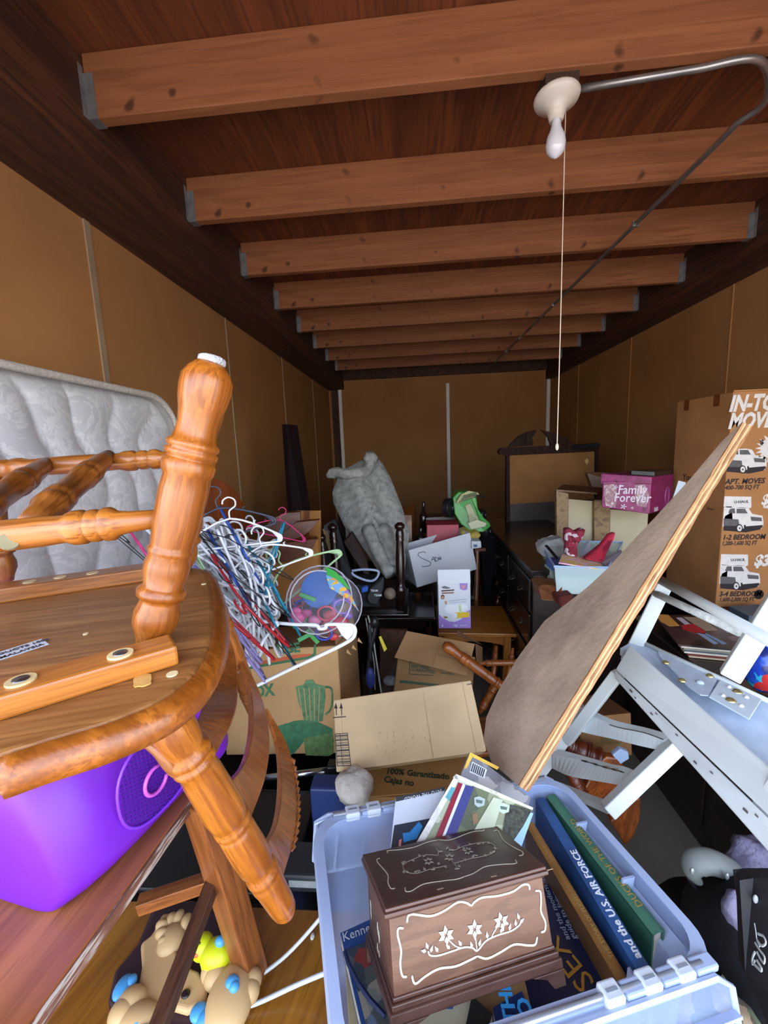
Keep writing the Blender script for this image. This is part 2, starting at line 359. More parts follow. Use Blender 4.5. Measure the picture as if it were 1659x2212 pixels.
# legs
lm=oak(nleg[1]-nleg[0])
leg=MB().lathe(nleg[0],nleg[1],turned(0,0,.0245),32).build('leg',lm,ch,smooth=True)
gd=MB().lathe(nleg[1]+V((0,0,-.002)),nleg[1]+(nleg[1]-nleg[0]).normalized()*.008,[(0,.0135),(.3,.015),(.8,.0145),(1,.011)],20).build('glide',plain('#cfd0d2',.7,var=.15,scale=60,bumpk=.8),leg,smooth=True)
fb,ft=ad(392,1235,.80),ad(458,862,.78)
MB().lathe(fb,ft,turned(0,0,.0235),24).build('leg',oak(ft-fb,'#b06a24','#7e4614'),ch,smooth=True)
fl,fl2=ad(10,1255,.80),ad(-60,900,.74)
MB().lathe(fl,fl2,turned(0,0,.0235),24).build('leg',oak(fl2-fl,'#a5622a','#7a4518'),ch,smooth=True)
nl,nl2=ad(-160,1440,.46),ad(-330,900,.42)
MB().lathe(nl,nl2,turned(0,0,.0245),24).build('leg',lm,ch,smooth=True)
# stretchers
def str_(a,b,r,st='stretcher',ring=True):
    MB().lathe(a,b,turned(0,0,r,'stretcher'),24).build('stretcher',oak(b-a,'#b56e28','#7d4416'),ch,smooth=True)
str_(ad(-330,1195,.45),ad(362,1118,.475),.0145)
str_(ad(-120,1022,.77),ad(440,985,.78),.0140)
def cross(a,b,r):
    MB().lathe(a,b,[(0,.75),(.08,.9),(.16,1.05),(.17,1.2),(.22,1.2),(.23,1.05),(.25,1.2),(.3,1.18),(.31,1.0),(.45,1.05),(.55,1.15),(.56,1.25),(.6,1.25),(.61,1.1),(.64,1.25),(.68,1.2),(.7,1.05),(.85,.95),(1,.7)] and [(t,k*r) for t,k in [(0,.75),(.08,.9),(.16,1.05),(.17,1.2),(.22,1.2),(.23,1.05),(.25,1.2),(.3,1.18),(.31,1.0),(.45,1.05),(.55,1.1),(.56,1.2),(.6,1.2),(.61,1.05),(.63,1.2),(.68,1.2),(.7,1.05),(.85,.95),(1,.7)]],22).build('stretcher',oak(b-a,'#a8652a','#744012'),ch,smooth=True)
cross(ad(60,1135,.465),ad(235,985,.775),.0165)
cross(ad(-110,1150,.46),ad(105,1000,.775),.0165)
p=ad(20,1170,.448); MB().lathe(p,p+V((.002,-.002,.001)),[(0,.010),(1,.009)],14).build('wood_plug',plain('#7a7358',.8,var=.3),ch)
# near back post
bp=(ad(352,1535,.44),ad(624,1980,.60))
MB().lathe(bp[0],bp[1],turned(0,0,.0215,'post'),32).build('back_post',oak(bp[1]-bp[0],'#b0681b','#80420f'),ch,smooth=True)
fp=(ad(462,1300,.85),ad(560,1560,1.0))
MB().lathe(fp[0],fp[1],turned(0,0,.02,'post'),20).build('back_post',oak(fp[1]-fp[0],'#a5622a','#7a4518'),ch,smooth=True)
for q in ((443,1700),(452,1712),(462,1726)):
    pass
# back slats: curved boards; left/right silhouettes in space
def slat(L,Rr,dl,dr,name='back_slat',th=.012,mat=None,carve=False):
    n=len(L); Ls=smooth_path([ad(x,y,d) for (x,y),d in zip(L,dl)],6); Rs=smooth_path([ad(x,y,d) for (x,y),d in zip(Rr,dr)],6)
    mb=MB(); N=len(Ls); vs=[]; fs=[]
    for i in range(N):
        a,b=Ls[i],Rs[i]; t=(Ls[min(i+1,N-1)]-Ls[max(i-1,0)]).normalized(); nn=(b-a).cross(t).normalized()*th
        vs+= [a,b,b+nn,a+nn]
    for i in range(N-1):
        for k in range(4): fs.append((i*4+k,i*4+(k+1)%4,(i+1)*4+(k+1)%4,(i+1)*4+k))
    fs+=[(3,2,1,0),tuple((N-1)*4+k for k in range(4))]
    mb.add(vs,fs)
    return mb.build(name,mat or oak(V((.4,.3,-1)),'#a9683a','#7c4720'),ch,bevel=.002),Rs,Ls
sm=oak(V((.35,.4,-1)),'#a05e2c','#78421a')
slat([(462,1330),(452,1400),(447,1480),(430,1545),(408,1570)],[(475,1335),(506,1405),(514,1480),(508,1540),(470,1625)],[.85,.80,.70,.58,.50],[.85,.82,.74,.64,.54],mat=sm)
slat([(505,1400),(538,1480),(547,1560),(533,1640),(490,1700)],[(512,1400),(560,1490),(582,1580),(576,1670),(540,1775)],[.92,.86,.76,.66,.55],[.92,.88,.80,.70,.60],mat=sm)
o,Rs,Ls=slat([(572,1530),(600,1610),(608,1690),(600,1770),(572,1835)],[(578,1530),(622,1610),(641,1700),(640,1790),(612,1895)],[.96,.90,.80,.70,.60],[.96,.92,.84,.74,.64],name='crest_rail',mat=sm)
cv=MB()
for i in range(8,len(Rs)-4):
    t=(Rs[i+1]-Rs[i]).normalized(); out=(Rs[i]-Ls[i]).normalized()
    cv.tube([Rs[i]-out*.004,Rs[i]+t*.006+out*.004,Rs[i]+t*.015+out*.002],[.003,.005,.0015],6)
cv.build('carved_edge',sm,o,smooth=True)
# curved brace below the seat
br=smooth_path([ad(245,1595,.46),ad(300,1590,.455),(ad(340,1615,.45)),ad(372,1655,.455),ad(402,1668,.47)],6)
MB().tube(br,[.013]*len(br),10,flat=.6).build('brace',oak((1,0,-1),'#a5622a','#7a4518'),ch,smooth=True)
# brown end table
ZT=-.60
A,B=az(437,1692,ZT),az(55,2225,ZT)
red=wood('#a8683a','#7f4a27',(B-A),.35,16,.06,coat=.25,contrast=1.2)
tb=thing('end_table',az(435,1690,-1.14),'worn reddish-brown end table with a scuffed edge carrying the purple case','table')
tp=MB().prism([A,B,B+V((-.12,-.14,0)),V((-1.0,.12,ZT)),V((-1.0,.82,ZT)),A+V((-.1,.14,0))],(0,0,-.022)).build('table_top',red,tb,bevel=.003)
ew=MB()
dirn=(B-A).normalized(); nrm=V((0,0,1)).cross(dirn); nrm=nrm if nrm.x>0 else -nrm
ew.box(A+nrm*.0-V((0,0,.0215)),B-A,nrm*.0025,(0,0,.0205)).build('worn_edge',wood('#83503a','#4e2f22',(B-A),.6,30,.1,dark='#b5aca2'),tp)
l0,l1=ad(432,1722,.74),az(548,2112,-1.113)
def taperleg(p,q,w0,w1,mat,par,up=(1,-.35,0)):
    return MB().beam(p,q,w0,w0,up,w2=w1).build('leg',mat,par,bevel=.003)
lw=wood('#a3612c','#6f3b18',(l1-l0),.4,26,.06,coat=.2)
taperleg(l0,l1,.05,.046,lw,tb)
taperleg(V((-.9,.72,ZT-.02)),V((-.95,.86,-1.113)),.05,.046,lw,tb)
taperleg(V((-.9,.2,ZT-.02)),V((-.95,.2,-1.113)),.05,.046,lw,tb)
s0,s1=ad(466,1890,.80),ad(345,2212,.60); s1=s0+(s1-s0)*1.3
MB().beam(s0,s1,.022,.028).build('stretcher',wood('#5d3a28','#3a2218',(s1-s0),.5,30,.08),tb,bevel=.002)
a_,b_=ad(300,1955,.92),ad(462,1900,.95)
MB().beam(a_,b_,.03,.03).build('stretcher',wood('#a3622c','#6f3b18',(b_-a_),.4,30,.08),tb,bevel=.002)
# purple case
pu=plain('#6d1fb4',.38,var=.03,scale=2,spec=.4,key='p'); pu2=plain('#5a17c0',.5,var=0)
A2=V((-.40,.47,ZT)); fc=Fr(A2,V((-1,.0,0)),(az(500,1625,ZT)-az(190,1985,ZT)),(0,0,1))
Yd=(az(500,1625,ZT)-az(165,1995,ZT)); Yd.z=0; Lc=Yd.length; Yd.normalize(); Xd=V((-Yd.y,Yd.x,0)); P0=az(165,1995,ZT)
case=thing('carrying_case',P0,'bright purple hard plastic case with a perforated pink-logo panel under the upturned chair','case')
f=Fr(P0,Xd,Yd,(0,0,1))   # x to the left, y away, z up
Hc=.32
# body as hull rings along y
def ring(y,x0,x1,z1,ch_=.06):
    return [f(x0+.02,y,0),f(x0,y,.025),f(x0+.012,y,z1*.55),f(x0+.05,y,z1-.03),f(x0+.09,y,z1),f(x1-.05,y,z1),f(x1,y,z1-.05),f(x1,y,.02),f(x1-.02,y,0)]
rs=[ring(-.012,.06,.40,.15),ring(.0,.02,.46,.20),ring(.05,.0,.5,.23),ring(.16,.0,.5,.25),ring(.24,.002,.5,.30),ring(Lc*.8,-.005,.5,.315),ring(Lc-.02,-.012,.5,.315),ring(Lc+.01,.01,.47,.30)]
vs=[p for r in rs for p in r]; n=9; fs=[]
for i in range(len(rs)-1):
    for k in range(n): fs.append((i*n+k,i*n+(k+1)%n,(i+1)*n+(k+1)%n,(i+1)*n+k))
fs+=[tuple(range(n))[::-1],tuple((len(rs)-1)*n+k for k in range(n))]
MB().add(vs,fs).build('shell',pu,case,smooth=True,bevel=.012,sub=1,seg=3)
# perforated panel on the right side of the case
hb=MB(); pnl=MB()
def sd(y,z): # point on right side face
    t=max(0,min(1,z/Hc)); x=.004+.008*t+(.03*max(0,(z-.17))/.1 if z>.17 else 0)
    return f(x-.004,y,z)
_c=apl(345,1662,P0,Xd)-P0; cy_,cz_=_c.dot(Yd),_c.z
_a=apl(262,1690,P0,Xd)-P0; _b=apl(432,1640,P0,Xd)-P0; RY=abs(_b.dot(Yd)-_a.dot(Yd))/2; _a=apl(335,1588,P0,Xd)-P0; _b=apl(350,1756,P0,Xd)-P0; RZ=abs(_a.z-_b.z)/2; print('GRILLE',cy_,cz_,RY,RZ,Lc)
pp=[]
for k in range(36):
    th=k/36*2*math.pi; c,s_=math.cos(th),math.sin(th)
    pp.append((cy_+RY*math.copysign(abs(c)**.8,c),cz_+RZ*math.copysign(abs(s_)**.8,s_)))
ep=[sd(a,b)-Xd*.003 for a,b in pp]
MB().tube(ep,.0025,6,closed=True).build('panel_rim',plain('#7a35e0',.35,var=0),case,smooth=True)
for iy in range(-16,17):
    for iz in range(-14,15):
        y=cy_+iy*.0066; z=cz_+iz*.0066+(iy%2)*.0033
        if ((y-cy_)/.08)**2.5*(1 if y>cy_ else 1) if False else (abs((y-cy_)/(RY-.004))**2.5+abs((z-cz_)/(RZ-.004))**2.5)<1:
            p=sd(y,z)-Xd*.0002; hb.cbox(p-Xd*.0035,Yd*.0034,V((0,0,.0036)),Xd*.0012)
hb.build('perforations',plain('#3d0f8c',.6,var=0),case)
pk=plain('#d35fd8',.35,var=0)
lg=[(cy_-.012+.021*math.cos(t),cz_-.008+.021*math.sin(t)) for t in [1.2+.3*k for k in range(17)]]
MB().tube([sd(a,b)-Xd*.006 for a,b in lg],.0032,6).build('logo',pk,case,smooth=True)
MB().tube([sd(cy_+.03,cz_-.012)-Xd*.006,sd(cy_+.03,cz_+.012)-Xd*.006,sd(cy_+.042,cz_+.02)-Xd*.006],.0042,6).build('logo',pk,case,smooth=True)
MB().tube([sd(cy_+.055,cz_-.012)-Xd*.006,sd(cy_+.055,cz_+.01)-Xd*.006],.0042,6).build('logo',pk,case,smooth=True)
p1,p2=f(.15,-.02,.13),f(.12,-.02,.085)
MB().tube([p1,(p1+p2)/2+f.d(-.006,0,0),p2],.0012,5).build('scratch',plain('#3a1280',.6,var=0),case)
# ------------------------------------------------------------------ right side
# plywood board
A=ad(1604,912,.9);B=ad(1120,1697,.85);D=ad(1045,1600,1.1)
pn=(B-A).cross(D-B).normalized(); pn=pn if pn.dot(A)<0 else -pn
outl=[(1604,912),(1500,985),(1390,1080),(1300,1215),(1215,1330),(1190,1350),(1168,1376),(1105,1455),(1055,1525),(1042,1560),(1044,1600),(1060,1645),(1120,1697)]
outl=[(1604,910),(1559,953),(1488,1037),(1413,1119),(1357,1178),(1309,1231),(1264,1272),(1197,1324),(1176,1341),(1163,1358),(1115,1425),(1074,1496),(1050,1550),(1044,1600),(1062,1648),(1120,1697)]
poly=[apl(x,y,A,pn) for x,y in outl]
pw=thing('plywood_board',poly[-1],'large rough plywood board leaning diagonally over the white chair, raw layered edge','board')
pgm=plain('#c4ad96',.75,var=.14,scale=7,spec=.25,bumpk=.25,key='ply')
MB().prism(poly,-pn*.022).build('board_face',pgm,pw,bevel=.001)
e=(B-A); ed=e.normalized(); side=ed.cross(pn).normalized(); side=side if side.dot(A-D)>0 else -side
ply=[('#b98f68','#93683f'),('#cfae84','#b08a5a'),('#a87d56','#80573a'),('#d0b087','#b48d60'),('#ad825a','#875c38')]
for i,(c1,c2) in enumerate(ply):
    mb=MB(); n=44; vs=[]; fs=[]; rr=random.Random(i+3)
    z0,z1=-.0222*i/5,-.0222*(i+1)/5
    for k in range(n+1):
        o=rr.uniform(.0008,.0042 if i!=4 else .006); p=A+e*k/n
        vs+=[p+pn*z0-side*.002,p+pn*z0+side*o,p+pn*z1+side*o,p+pn*z1-side*.002]
    for k in range(n):
        for q in range(4): fs.append((k*4+q,k*4+(q+1)%4,(k+1)*4+(q+1)%4,(k+1)*4+q))
    fs+=[(0,1,2,3),(n*4+3,n*4+2,n*4+1,n*4)]
    mb.add(vs,fs).build('wood_ply',wood(c1,c2,e,.8,60,.05,contrast=1.5),pw)
# ---- white upside-down chair
wp=plain('#bcc3c4',.35,var=.03,scale=6,spec=.5,key='wc'); wp2=plain('#aebccf',.5,var=.1,scale=16,spec=.4,key='wc2')
chip=plain('#8d7a66',.8,var=.2,scale=60)
wc=thing('chair',ad(1390,1800,1.05),'chipped white-painted chair tipped upside down against the plywood board','chair')
P=lambda x,y,d:ad(x,y,d)
# apron plank
a0,a1=P(1359,1393,1.10),P(1329,1445,1.085); b0,b1=P(1730,1716,.66),P(1700,1800,.635)
dn=(a0-a1).cross(b0-a0).normalized(); 
dn = dn if dn.dot(a0)>0 else -dn   # away from the camera
MB().hexa([a0,b0,b1,a1],[p+dn*.03 for p in (a0,b0,b1,a1)]).build('seat_rail',wp,wc,bevel=.004,seg=3)
sx=(a1-a0).normalized()
low=[a1+sx*.003,b1+sx*.003,b1+sx*.045+dn*.01,a1+sx*.02+dn*.01]
MB().hexa(low,[p+dn*.03 for p in low]).build('rail_edge',plain('#b7bec2',.45,var=.06,scale=20),wc,bevel=.003)
# joint rail right
j0,j1=P(1626,1735,.70),P(1690,1640,.70)
MB().hexa([j0,j0+(b1-a1).normalized()*.2,j1+(b1-a1).normalized()*.2,j1],[p-dn*.004 for p in (j0,j0+(b1-a1).normalized()*.2,j1+(b1-a1).normalized()*.2,j1)]).build('seat_rail',wp,wc,bevel=.002)
# seat underside panel
u=[P(1362,1398,1.12),P(1372,1382,1.16),P(1725,1550,.86),P(1760,1745,.68)]
u=[P(1340,1400,1.13),P(1372,1383,1.17),P(1740,1556,.82),P(1760,1760,.68)]
un=(u[1]-u[0]).cross(u[2]-u[1]).normalized(); un=un if un.dot(u[0])<0 else -un
MB().hexa(u,[p-un*.02 for p in u]).build('seat',wp2,wc)
MB().tube([u[1]+un*.004,u[2]+un*.004],.006,8).build('seat_edge',wp,wc,smooth=True)
def U(x,y,l=.002): return apl(x,y,u[1],un)+un*l
pl=[U(1449,1401),U(1556,1462),U(1529,1507),U(1490,1505),U(1430,1420)]
pl=[U(1424,1420),U(1420,1405),U(1554,1462),U(1530,1506),U(1512,1504),U(1486,1486)]
pl2=[U(1560,1464),U(1648,1510),U(1618,1558),U(1531,1509)]
pt=plain('#b2c0d2',.4,var=.06,scale=40,metal=.1)
MB().prism(pl,un*.002).build('bracket',pt,wc)
o2=MB().prism(pl2,un*.003).build('bracket',plain('#bdcbd6',.35,var=.03),wc,bevel=.001)
brass=plain('#b5a878',.25,metal=.8,var=.1)
def screw(x,y,r,mt=brass,par=None,nm='screw'):
    p=U(x,y,.005); t=un.orthogonal().normalized()
    MB().lathe(p-un*.002,p+un*.005,[(0,r),(.4,r*.95),(.8,r*.6),(1,r*.2)],18).build(nm,mt,par or wc,smooth=True)
for x,y in ((1438,1435),(1473,1474),(1533,1464)): screw(x,y,.0085)
for x,y in ((1592,1498),(1578,1517)): screw(x,y,.0105,par=o2)
for x,y in ((1575,1489),(1612,1511),(1562,1508),(1601,1530)): screw(x,y,.005,plain('#dfe5ea',.3,metal=.3,var=0),o2,'rivet')
screw(1512,1478,.008,plain('#aeb9c8',.5,var=0))
# legs (pointing up) and rods
def bm(p,q,w,t,up,nm,w2=None,mt=wp): return MB().beam(p,q,w,t,up,w2=w2).build(nm,mt,wc,bevel=.003,seg=3)
l0,l1=P(1576,1462,.86),P(1720,1236,.80)
bm(l0,l1,.036,.034,(0,-.6,1),'leg')
l0,l1=P(1355,1430,1.17),P(1437,1262,1.13)
bm(l0,l1,.036,.03,(0,-.6,1),'leg')
MB().tube([P(1425,1252,1.12),P(1700,1404,.72)],[.0115,.0125],14).build('rod',wp,wc,smooth=True)
MB().tube([P(1412,1280,1.14),P(1598,1366,.89)],[.010,.010],12).build('rod',plain('#cdd3d2',.5,var=.15,scale=60),wc,smooth=True)
l0,l1=P(1335,1455,1.12),P(1225,1600,1.24)
bm(l0,l1,.03,.03,(0,-.6,1),'back_post')
# back
q0,q1=P(1466,1605,1.0),P(1312,1752,1.0)
bm(q0,q1,.032,.034,(1,-.3,-.6),'back_post')
q0,q1=P(1268,1530,1.24),P(1150,1690,1.26)
bm(q0,q1,.03,.03,(1,-.3,-.6),'back_post')
def wslat(top,bot,dt,th=.02,label=None):
    T=smooth_path([P(x,y,d) for (x,y),d in zip(top,dt)],6); Bt=smooth_path([P(x,y,d) for (x,y),d in zip(bot,dt)],6)
    vs=[];fs=[];N=len(T)
    for i in range(N):
        t=(T[min(i+1,N-1)]-T[max(i-1,0)]).normalized(); nn=(Bt[i]-T[i]).cross(t).normalized(); nn=nn if nn.y>0 else -nn
        nn=(nn+V((0,0,.9))).normalized()*th
        vs+=[T[i],Bt[i],Bt[i]+nn,T[i]+nn]
    for i in range(N-1):
        for k in range(4): fs.append((i*4+k,i*4+(k+1)%4,(i+1)*4+(k+1)%4,(i+1)*4+k))
    fs+=[(3,2,1,0),tuple((N-1)*4+k for k in range(4))]
    return MB().add(vs,fs).build('back_slat',wp,wc,bevel=.003,seg=3),T
s_,T=wslat([(1230,1534),(1275,1546),(1325,1568),(1390,1582),(1440,1600)],[(1225,1572),(1262,1584),(1320,1597),(1375,1611),(1440,1626)],[1.22,1.2,1.13,1.06,1.01])
ck=plain('#3b342c',.9,var=0)
MB().tube([T[k]+V((0,-.002,.0005)) for k in range(11,24)],.0012,5).build('paint_crack',ck,s_)
s_,T=wslat([(1190,1628),(1255,1642),(1300,1655),(1340,1666),(1385,1685)],[(1190,1660),(1228,1677),(1280,1687),(1330,1696),(1365,1704)],[1.24,1.17,1.12,1.07,1.02])
MB().tube([T[k]+V((0,-.002,.001)) for k in range(6,20)],[.0014,.003,.001]*4+[.002,.001],5).build('paint_crack',ck,s_)
g=[T[k]+V((0,-.003,.002+.005*((k*7)%3)/2)) for k in range(12,18)]
MB().prism(g+[T[k]+V((0,-.003,-.010+.003*(k%2))) for k in range(17,11,-1)],(0,.0015,0)).build('bare_wood',chip,s_)
s_,T=wslat([(1200,1700),(1262,1722),(1290,1734),(1320,1748)],[(1200,1720),(1255,1735),(1285,1748),(1312,1760)],[1.2,1.1,1.06,1.02])
for x,y,w in ((1400,1520,10),(1460,1600,8),(1415,1530,6),(1506,1607,5),(1480,1625,5),(1560,1700,8),(1600,1770,7)):
    t=((y-1445)-(x-1329)*.957)/45
dk=plain('#4a463f',.8,var=0)
for k,(t,o,s) in enumerate(((.16,.5,.006),(.2,.7,.003),(.33,.6,.004),(.36,.25,.003),(.5,.3,.003),(.62,.7,.004),(.7,.4,.003),(.86,.5,.005),(.9,.3,.003))):
    p=low[0].lerp(low[1],t).lerp(low[3].lerp(low[2],t),o)
    MB().cbox(p-dn*.0008,(b1-a1).normalized()*s*1.6,sx*s*.7,dn*.003).build('paint_chip',dk,wc)
# ---- dark cabinet, records, moving box
cabx=az(1450,1740,ZF).x; ZC=-.82
dkw=wood('#2c1c17','#170e0b',(0,1,0),.35,16,.06,coat=.2)
cab=thing('cabinet',(cabx+.4,1.4,ZF),'low black-brown cabinet under the record sleeves','cabinet')
MB().aabb((cabx,.85,ZF),(1.94,1.93,ZC-.02)).build('body',dkw,cab,bevel=.004)
MB().aabb((cabx-.015,.83,ZC-.02),(1.95,1.94,ZC)).build('top',dkw,cab,bevel=.004)
MB().aabb((cabx-.006,.9,ZF+.08),(cabx+.002,1.37,ZC-.06)).build('door',dkw,cab,bevel=.003)
MB().aabb((cabx-.006,1.40,ZF+.08),(cabx+.002,1.88,ZC-.06)).build('door',dkw,cab,bevel=.003)
tag(MB().aabb((1.42,1.96,ZF),(1.97,2.6,ZC)).build('low_chest',dkw,at=V((1.7,2.3,ZF)),bevel=.004),'dark low chest directly under the tall moving box','chest')
lp0=az(1467,1391,ZC+.05);lp1=az(1414,1327,ZC+.05); yv=(lp1-lp0); yv.z=0; yv.normalize(); xv=V((yv.y,-yv.x,0))
cvs=['#b9a98c','#6d2c2a','#cfc8b8','#35506b','#8a8376','#c9c2b0','#2d2a2c']
rr=random.Random(4)
for i in range(7):
    o=V((rr.uniform(-.006,.006)+(i<6)*.018*(6-i)/3,rr.uniform(-.006,.006),0)); z=ZC+.002+i*.007
    th=.0063
    ob=MB().box(V((lp0.x,lp0.y,z))+xv*o.x+yv*o.y,xv*.30,yv*.30,(0,0,th))
    if i==6:
        r=tag(ob.build('record_sleeve',patches(['#241c22','#2e2228','#3c2a30','#4a3838','#1c171b','#5c4640'],9,.25),at=lp0),'record sleeve with a dark crowd picture, topmost of the stack under the white rod','record sleeve','record sleeves in the stack on the cabinet')
        b=V((lp0.x,lp0.y,z+th)); 
        def q(pts,c,n='printed_shape'): MB().prism([b+xv*(a*.30)+yv*(c_*.30) for a,c_ in pts],(0,0,.0006)).build(n,plain(c,.4,var=0),r)
        q([(.0,.98),(.18,.99),(.2,.6),(.06,.55),(.0,.7)],'#d39a4a'); q([(.35,.95),(.6,.98),(.62,.55),(.45,.5)],'#a8957c')
        q([(.22,.62),(.4,.72),(.46,.5),(.42,.38),(.3,.4),(.2,.48)],'#b8202c'); q([(.32,.42),(.4,.4),(.46,.12),(.4,.08)],'#8fb0d0'); q([(.4,.42),(.45,.4),(.56,.14),(.5,.1)],'#7fa3c9')
        q([(.25,.9),(.33,.92),(.36,.7),(.28,.66)],'#c9bfc6'); q([(.62,.35),(.8,.4),(.78,.28),(.66,.24)],'#7d6a72'); q([(.68,.62),(.76,.66),(.8,.52),(.7,.5)],'#94838c')
    else:
        lbl=['cream','maroon','pale','blue','grey','off-white'][i]
        tag(ob.build('record_sleeve',plain(cvs[i],.6,var=.05),at=lp0),'%s-edged record sleeve, %s in the stack beside the white chair leg'%(lbl,['lowest','second from bottom','third from bottom','fourth from bottom','third from top','second from top'][i]),'record sleeve','record sleeves in the stack on the cabinet')
# blue glossy ball-like toy and grey device
q=az(1650,1440,ZC+.09)
tag(MB().ell(q,.055,.055,.085,20,12).build('toy_ball',patches(['#1f3fb0','#2450b8','#1b2a70','#2aa0c0','#1f3fb0','#b83030','#1b2a70','#3f8a48'],34,.2),smooth=True,at=q-V((0,0,.085))),'glossy multicoloured toy ball at the right edge behind the white chair','ball')
q=az(1640,1345,ZC)
tag(MB().cbox(q+V((.02,.05,.02)),(.16,.02,0),(0,.12,0),(0,0,.04)).build('cable_box',plain('#4d5a68',.4,var=.05),at=q,bevel=.004),'flat grey-blue electronic box lying in front of the tall moving box','device')
# tall moving box
q0=az(1545,1312,ZC); d0=q0.dot(CF); 
top=ay(1566,847,q0.y); hb_=top.z-ZC
X=V((1,.0,0)).normalized(); f=Fr(V((q0.x,q0.y,top.z)),X,(0,1,0),(0,0,1))
ub=thing('moving_box',(q0.x+.23,q0.y+.2,ZC),'tall brown moving box printed with trucks and in-town move prices at the right edge','box')
cb=cardboard('#a9764a','u')
bd=MB(); bd.box(f(0,0,0),X*.56,(0,.40,0),(0,0,-hb_)); bd.build('carton',cb,ub,bevel=.004)
MB().box(f(.0,-.002,0),X*.56,(0,.006,0),(0,0,.006)).build('flap',cb,ub)
tp_=plain('#6d3a1e',.3,var=.05)
for y0 in (.08,.30):
    MB().box(f(-.0012,y0,.001),V((0,.04,0)),(0,0,-.055),(.001,0,0)).build('tape',tp_,ub)
s=d0/880 # metres per pixel on the face
fy=q0.y
def FP(x,y): return ay(x,y,fy-.0005)
wt=plain('#d5d0cc',.6,var=.05,scale=40); bk=plain('#241d22',.7,var=.05,scale=40); gy=plain('#5a5658',.7,var=.1,scale=60)
def T(sx_,x,y,hpx,mt=wt,bold=.03,shear=.25,sxx=.85,par=ub): 
    p=FP(x,y); return text(sx_,p,X,(0,0,1),hpx*s*1.38,mt,par,bold=bold,shear=shear,sx=sxx)
T('IN-TOWN',1574,888,31,bold=.045,sxx=.72); T('MOVES',1572,925,30,bold=.045,sxx=.74)
T('APT. MOVES',1566,1046,11,bk,.03,.2,.92); T('400-700 SQ FT',1565,1058,9,bk,.02,.2,.86)
T('1-2 BEDROOM',1560,1166,11,bk,.03,.2,.86); T('1,200-1,600 SQ FT',1559,1178,9,bk,.02,.2,.72)
T('3-4 BEDROOM',1553,1288,11,bk,.03,.2,.86); T('1,600-2,000 SQ FT',1553,1299,9,bk,.02,.2,.74)
star=[]
c=FP(1673,967)
for k in range(40):
    a=k/40*2*math.pi; r_=(.052 if k%2 else .076)*1.1; star.append(c+V((math.cos(a)*r_,0,math.sin(a)*r_*.85)))
sb=MB().prism(star,(0,.0008,0)).build('price_star',wt,ub)
text('$',FP(1641,960)+V((0,-.001,0)),X,(0,0,1),.03,bk,ub,bold=.03); text('19',FP(1652,976)+V((0,-.001,0)),X,(0,0,1),.085,bk,ub,bold=.03)
T('$29',1643,1090,22,wt,.03,.2); T('$39',1628,1222,24,wt,.05,.2)
MB().prism([FP(1647,1097),FP(1665,1087),FP(1665,1099)],(0,.0008,0)).build('printed_shape',wt,ub)
def truck(ox,oy,cabover,sc_=1.0):
    def q(pts,m,z=0): MB().prism([FP(ox+a*sc_,oy+b*sc_)-V((0,.0004*z,0)) for a,b in pts],(0,.0009,0)).build('printed_truck',m,ub)
    if cabover:
        q([(2,-46),(4,-68),(62,-67),(62,-44),(58,-42),(8,-44)],wt); text('U-HAUL',FP(ox+24*sc_,oy-53*sc_)-V((0,.001,0)),X,(0,0,1),.018,gy,ub,bold=.02)
        if cabover==2: q([(0,-4),(2,-46),(18,-44),(16,-4)],wt)
        else: q([(0,-2),(3,-44),(8,-46),(20,-46),(22,-4)],wt)
    q([(2,-16),(6,-26),(14,-30),(20,-43),(42,-44),(56,-42),(64,-30),(86,-26),(88,-14),(88,-6),(84,2),(50,8),(4,4)],wt)
    q([(2,-20),(34,-18),(36,-4),(2,-4)],gy,1); q([(12,-32),(16,-41),(26,-42),(27,-31)],gy,1); q([(30,-31),(30,-41),(48,-41),(54,-31)],gy,1)
    q([(60,-24),(84,-22),(85,-14),(62,-15)],gy,1); q([(2,-4),(30,-4),(46,2),(46,-6),(86,-8),(86,-2),(80,4),(50,10),(2,6)],bk,1); q([(48,-12),(87,-14),(86,-6),(50,-3)],wt,2)
    for cx_,cy_,r_,mt,z in ((36,1,9,bk,3),(36,1,6.5,wt,4),(36,1,2,bk,5)):
        q([(cx_+r_*.8*math.cos(t*.4),cy_+r_*math.sin(t*.4)) for t in range(16)],mt,z)
truck(1568,1013,0); truck(1561,1140,1); truck(1554,1265,2)
hc=FP(1639,1284)-V((0,.001,0)); MB().prism([hc+V((.022*math.cos(t*.35),0,.024*math.sin(t*.35))) for t in range(18)],(0,.0015,0)).build('hand_hole',plain('#1c120d',.9,var=0),ub)
pS=ay(1478,1040,fy+.22); xs=q0.x-.0005
def SP(x,y): r=ray(x,y); return r*(xs/r.x)
pp=SP(1475,1036); text('You',pp,(0,-1,0),(0,0,1),.045,bk,ub,bold=.01)
pp=SP(1527,1100); text('move',pp,(0,-1,0),(0,0,1),.02,plain('#6a4528',.8,var=0),ub,bold=.01)
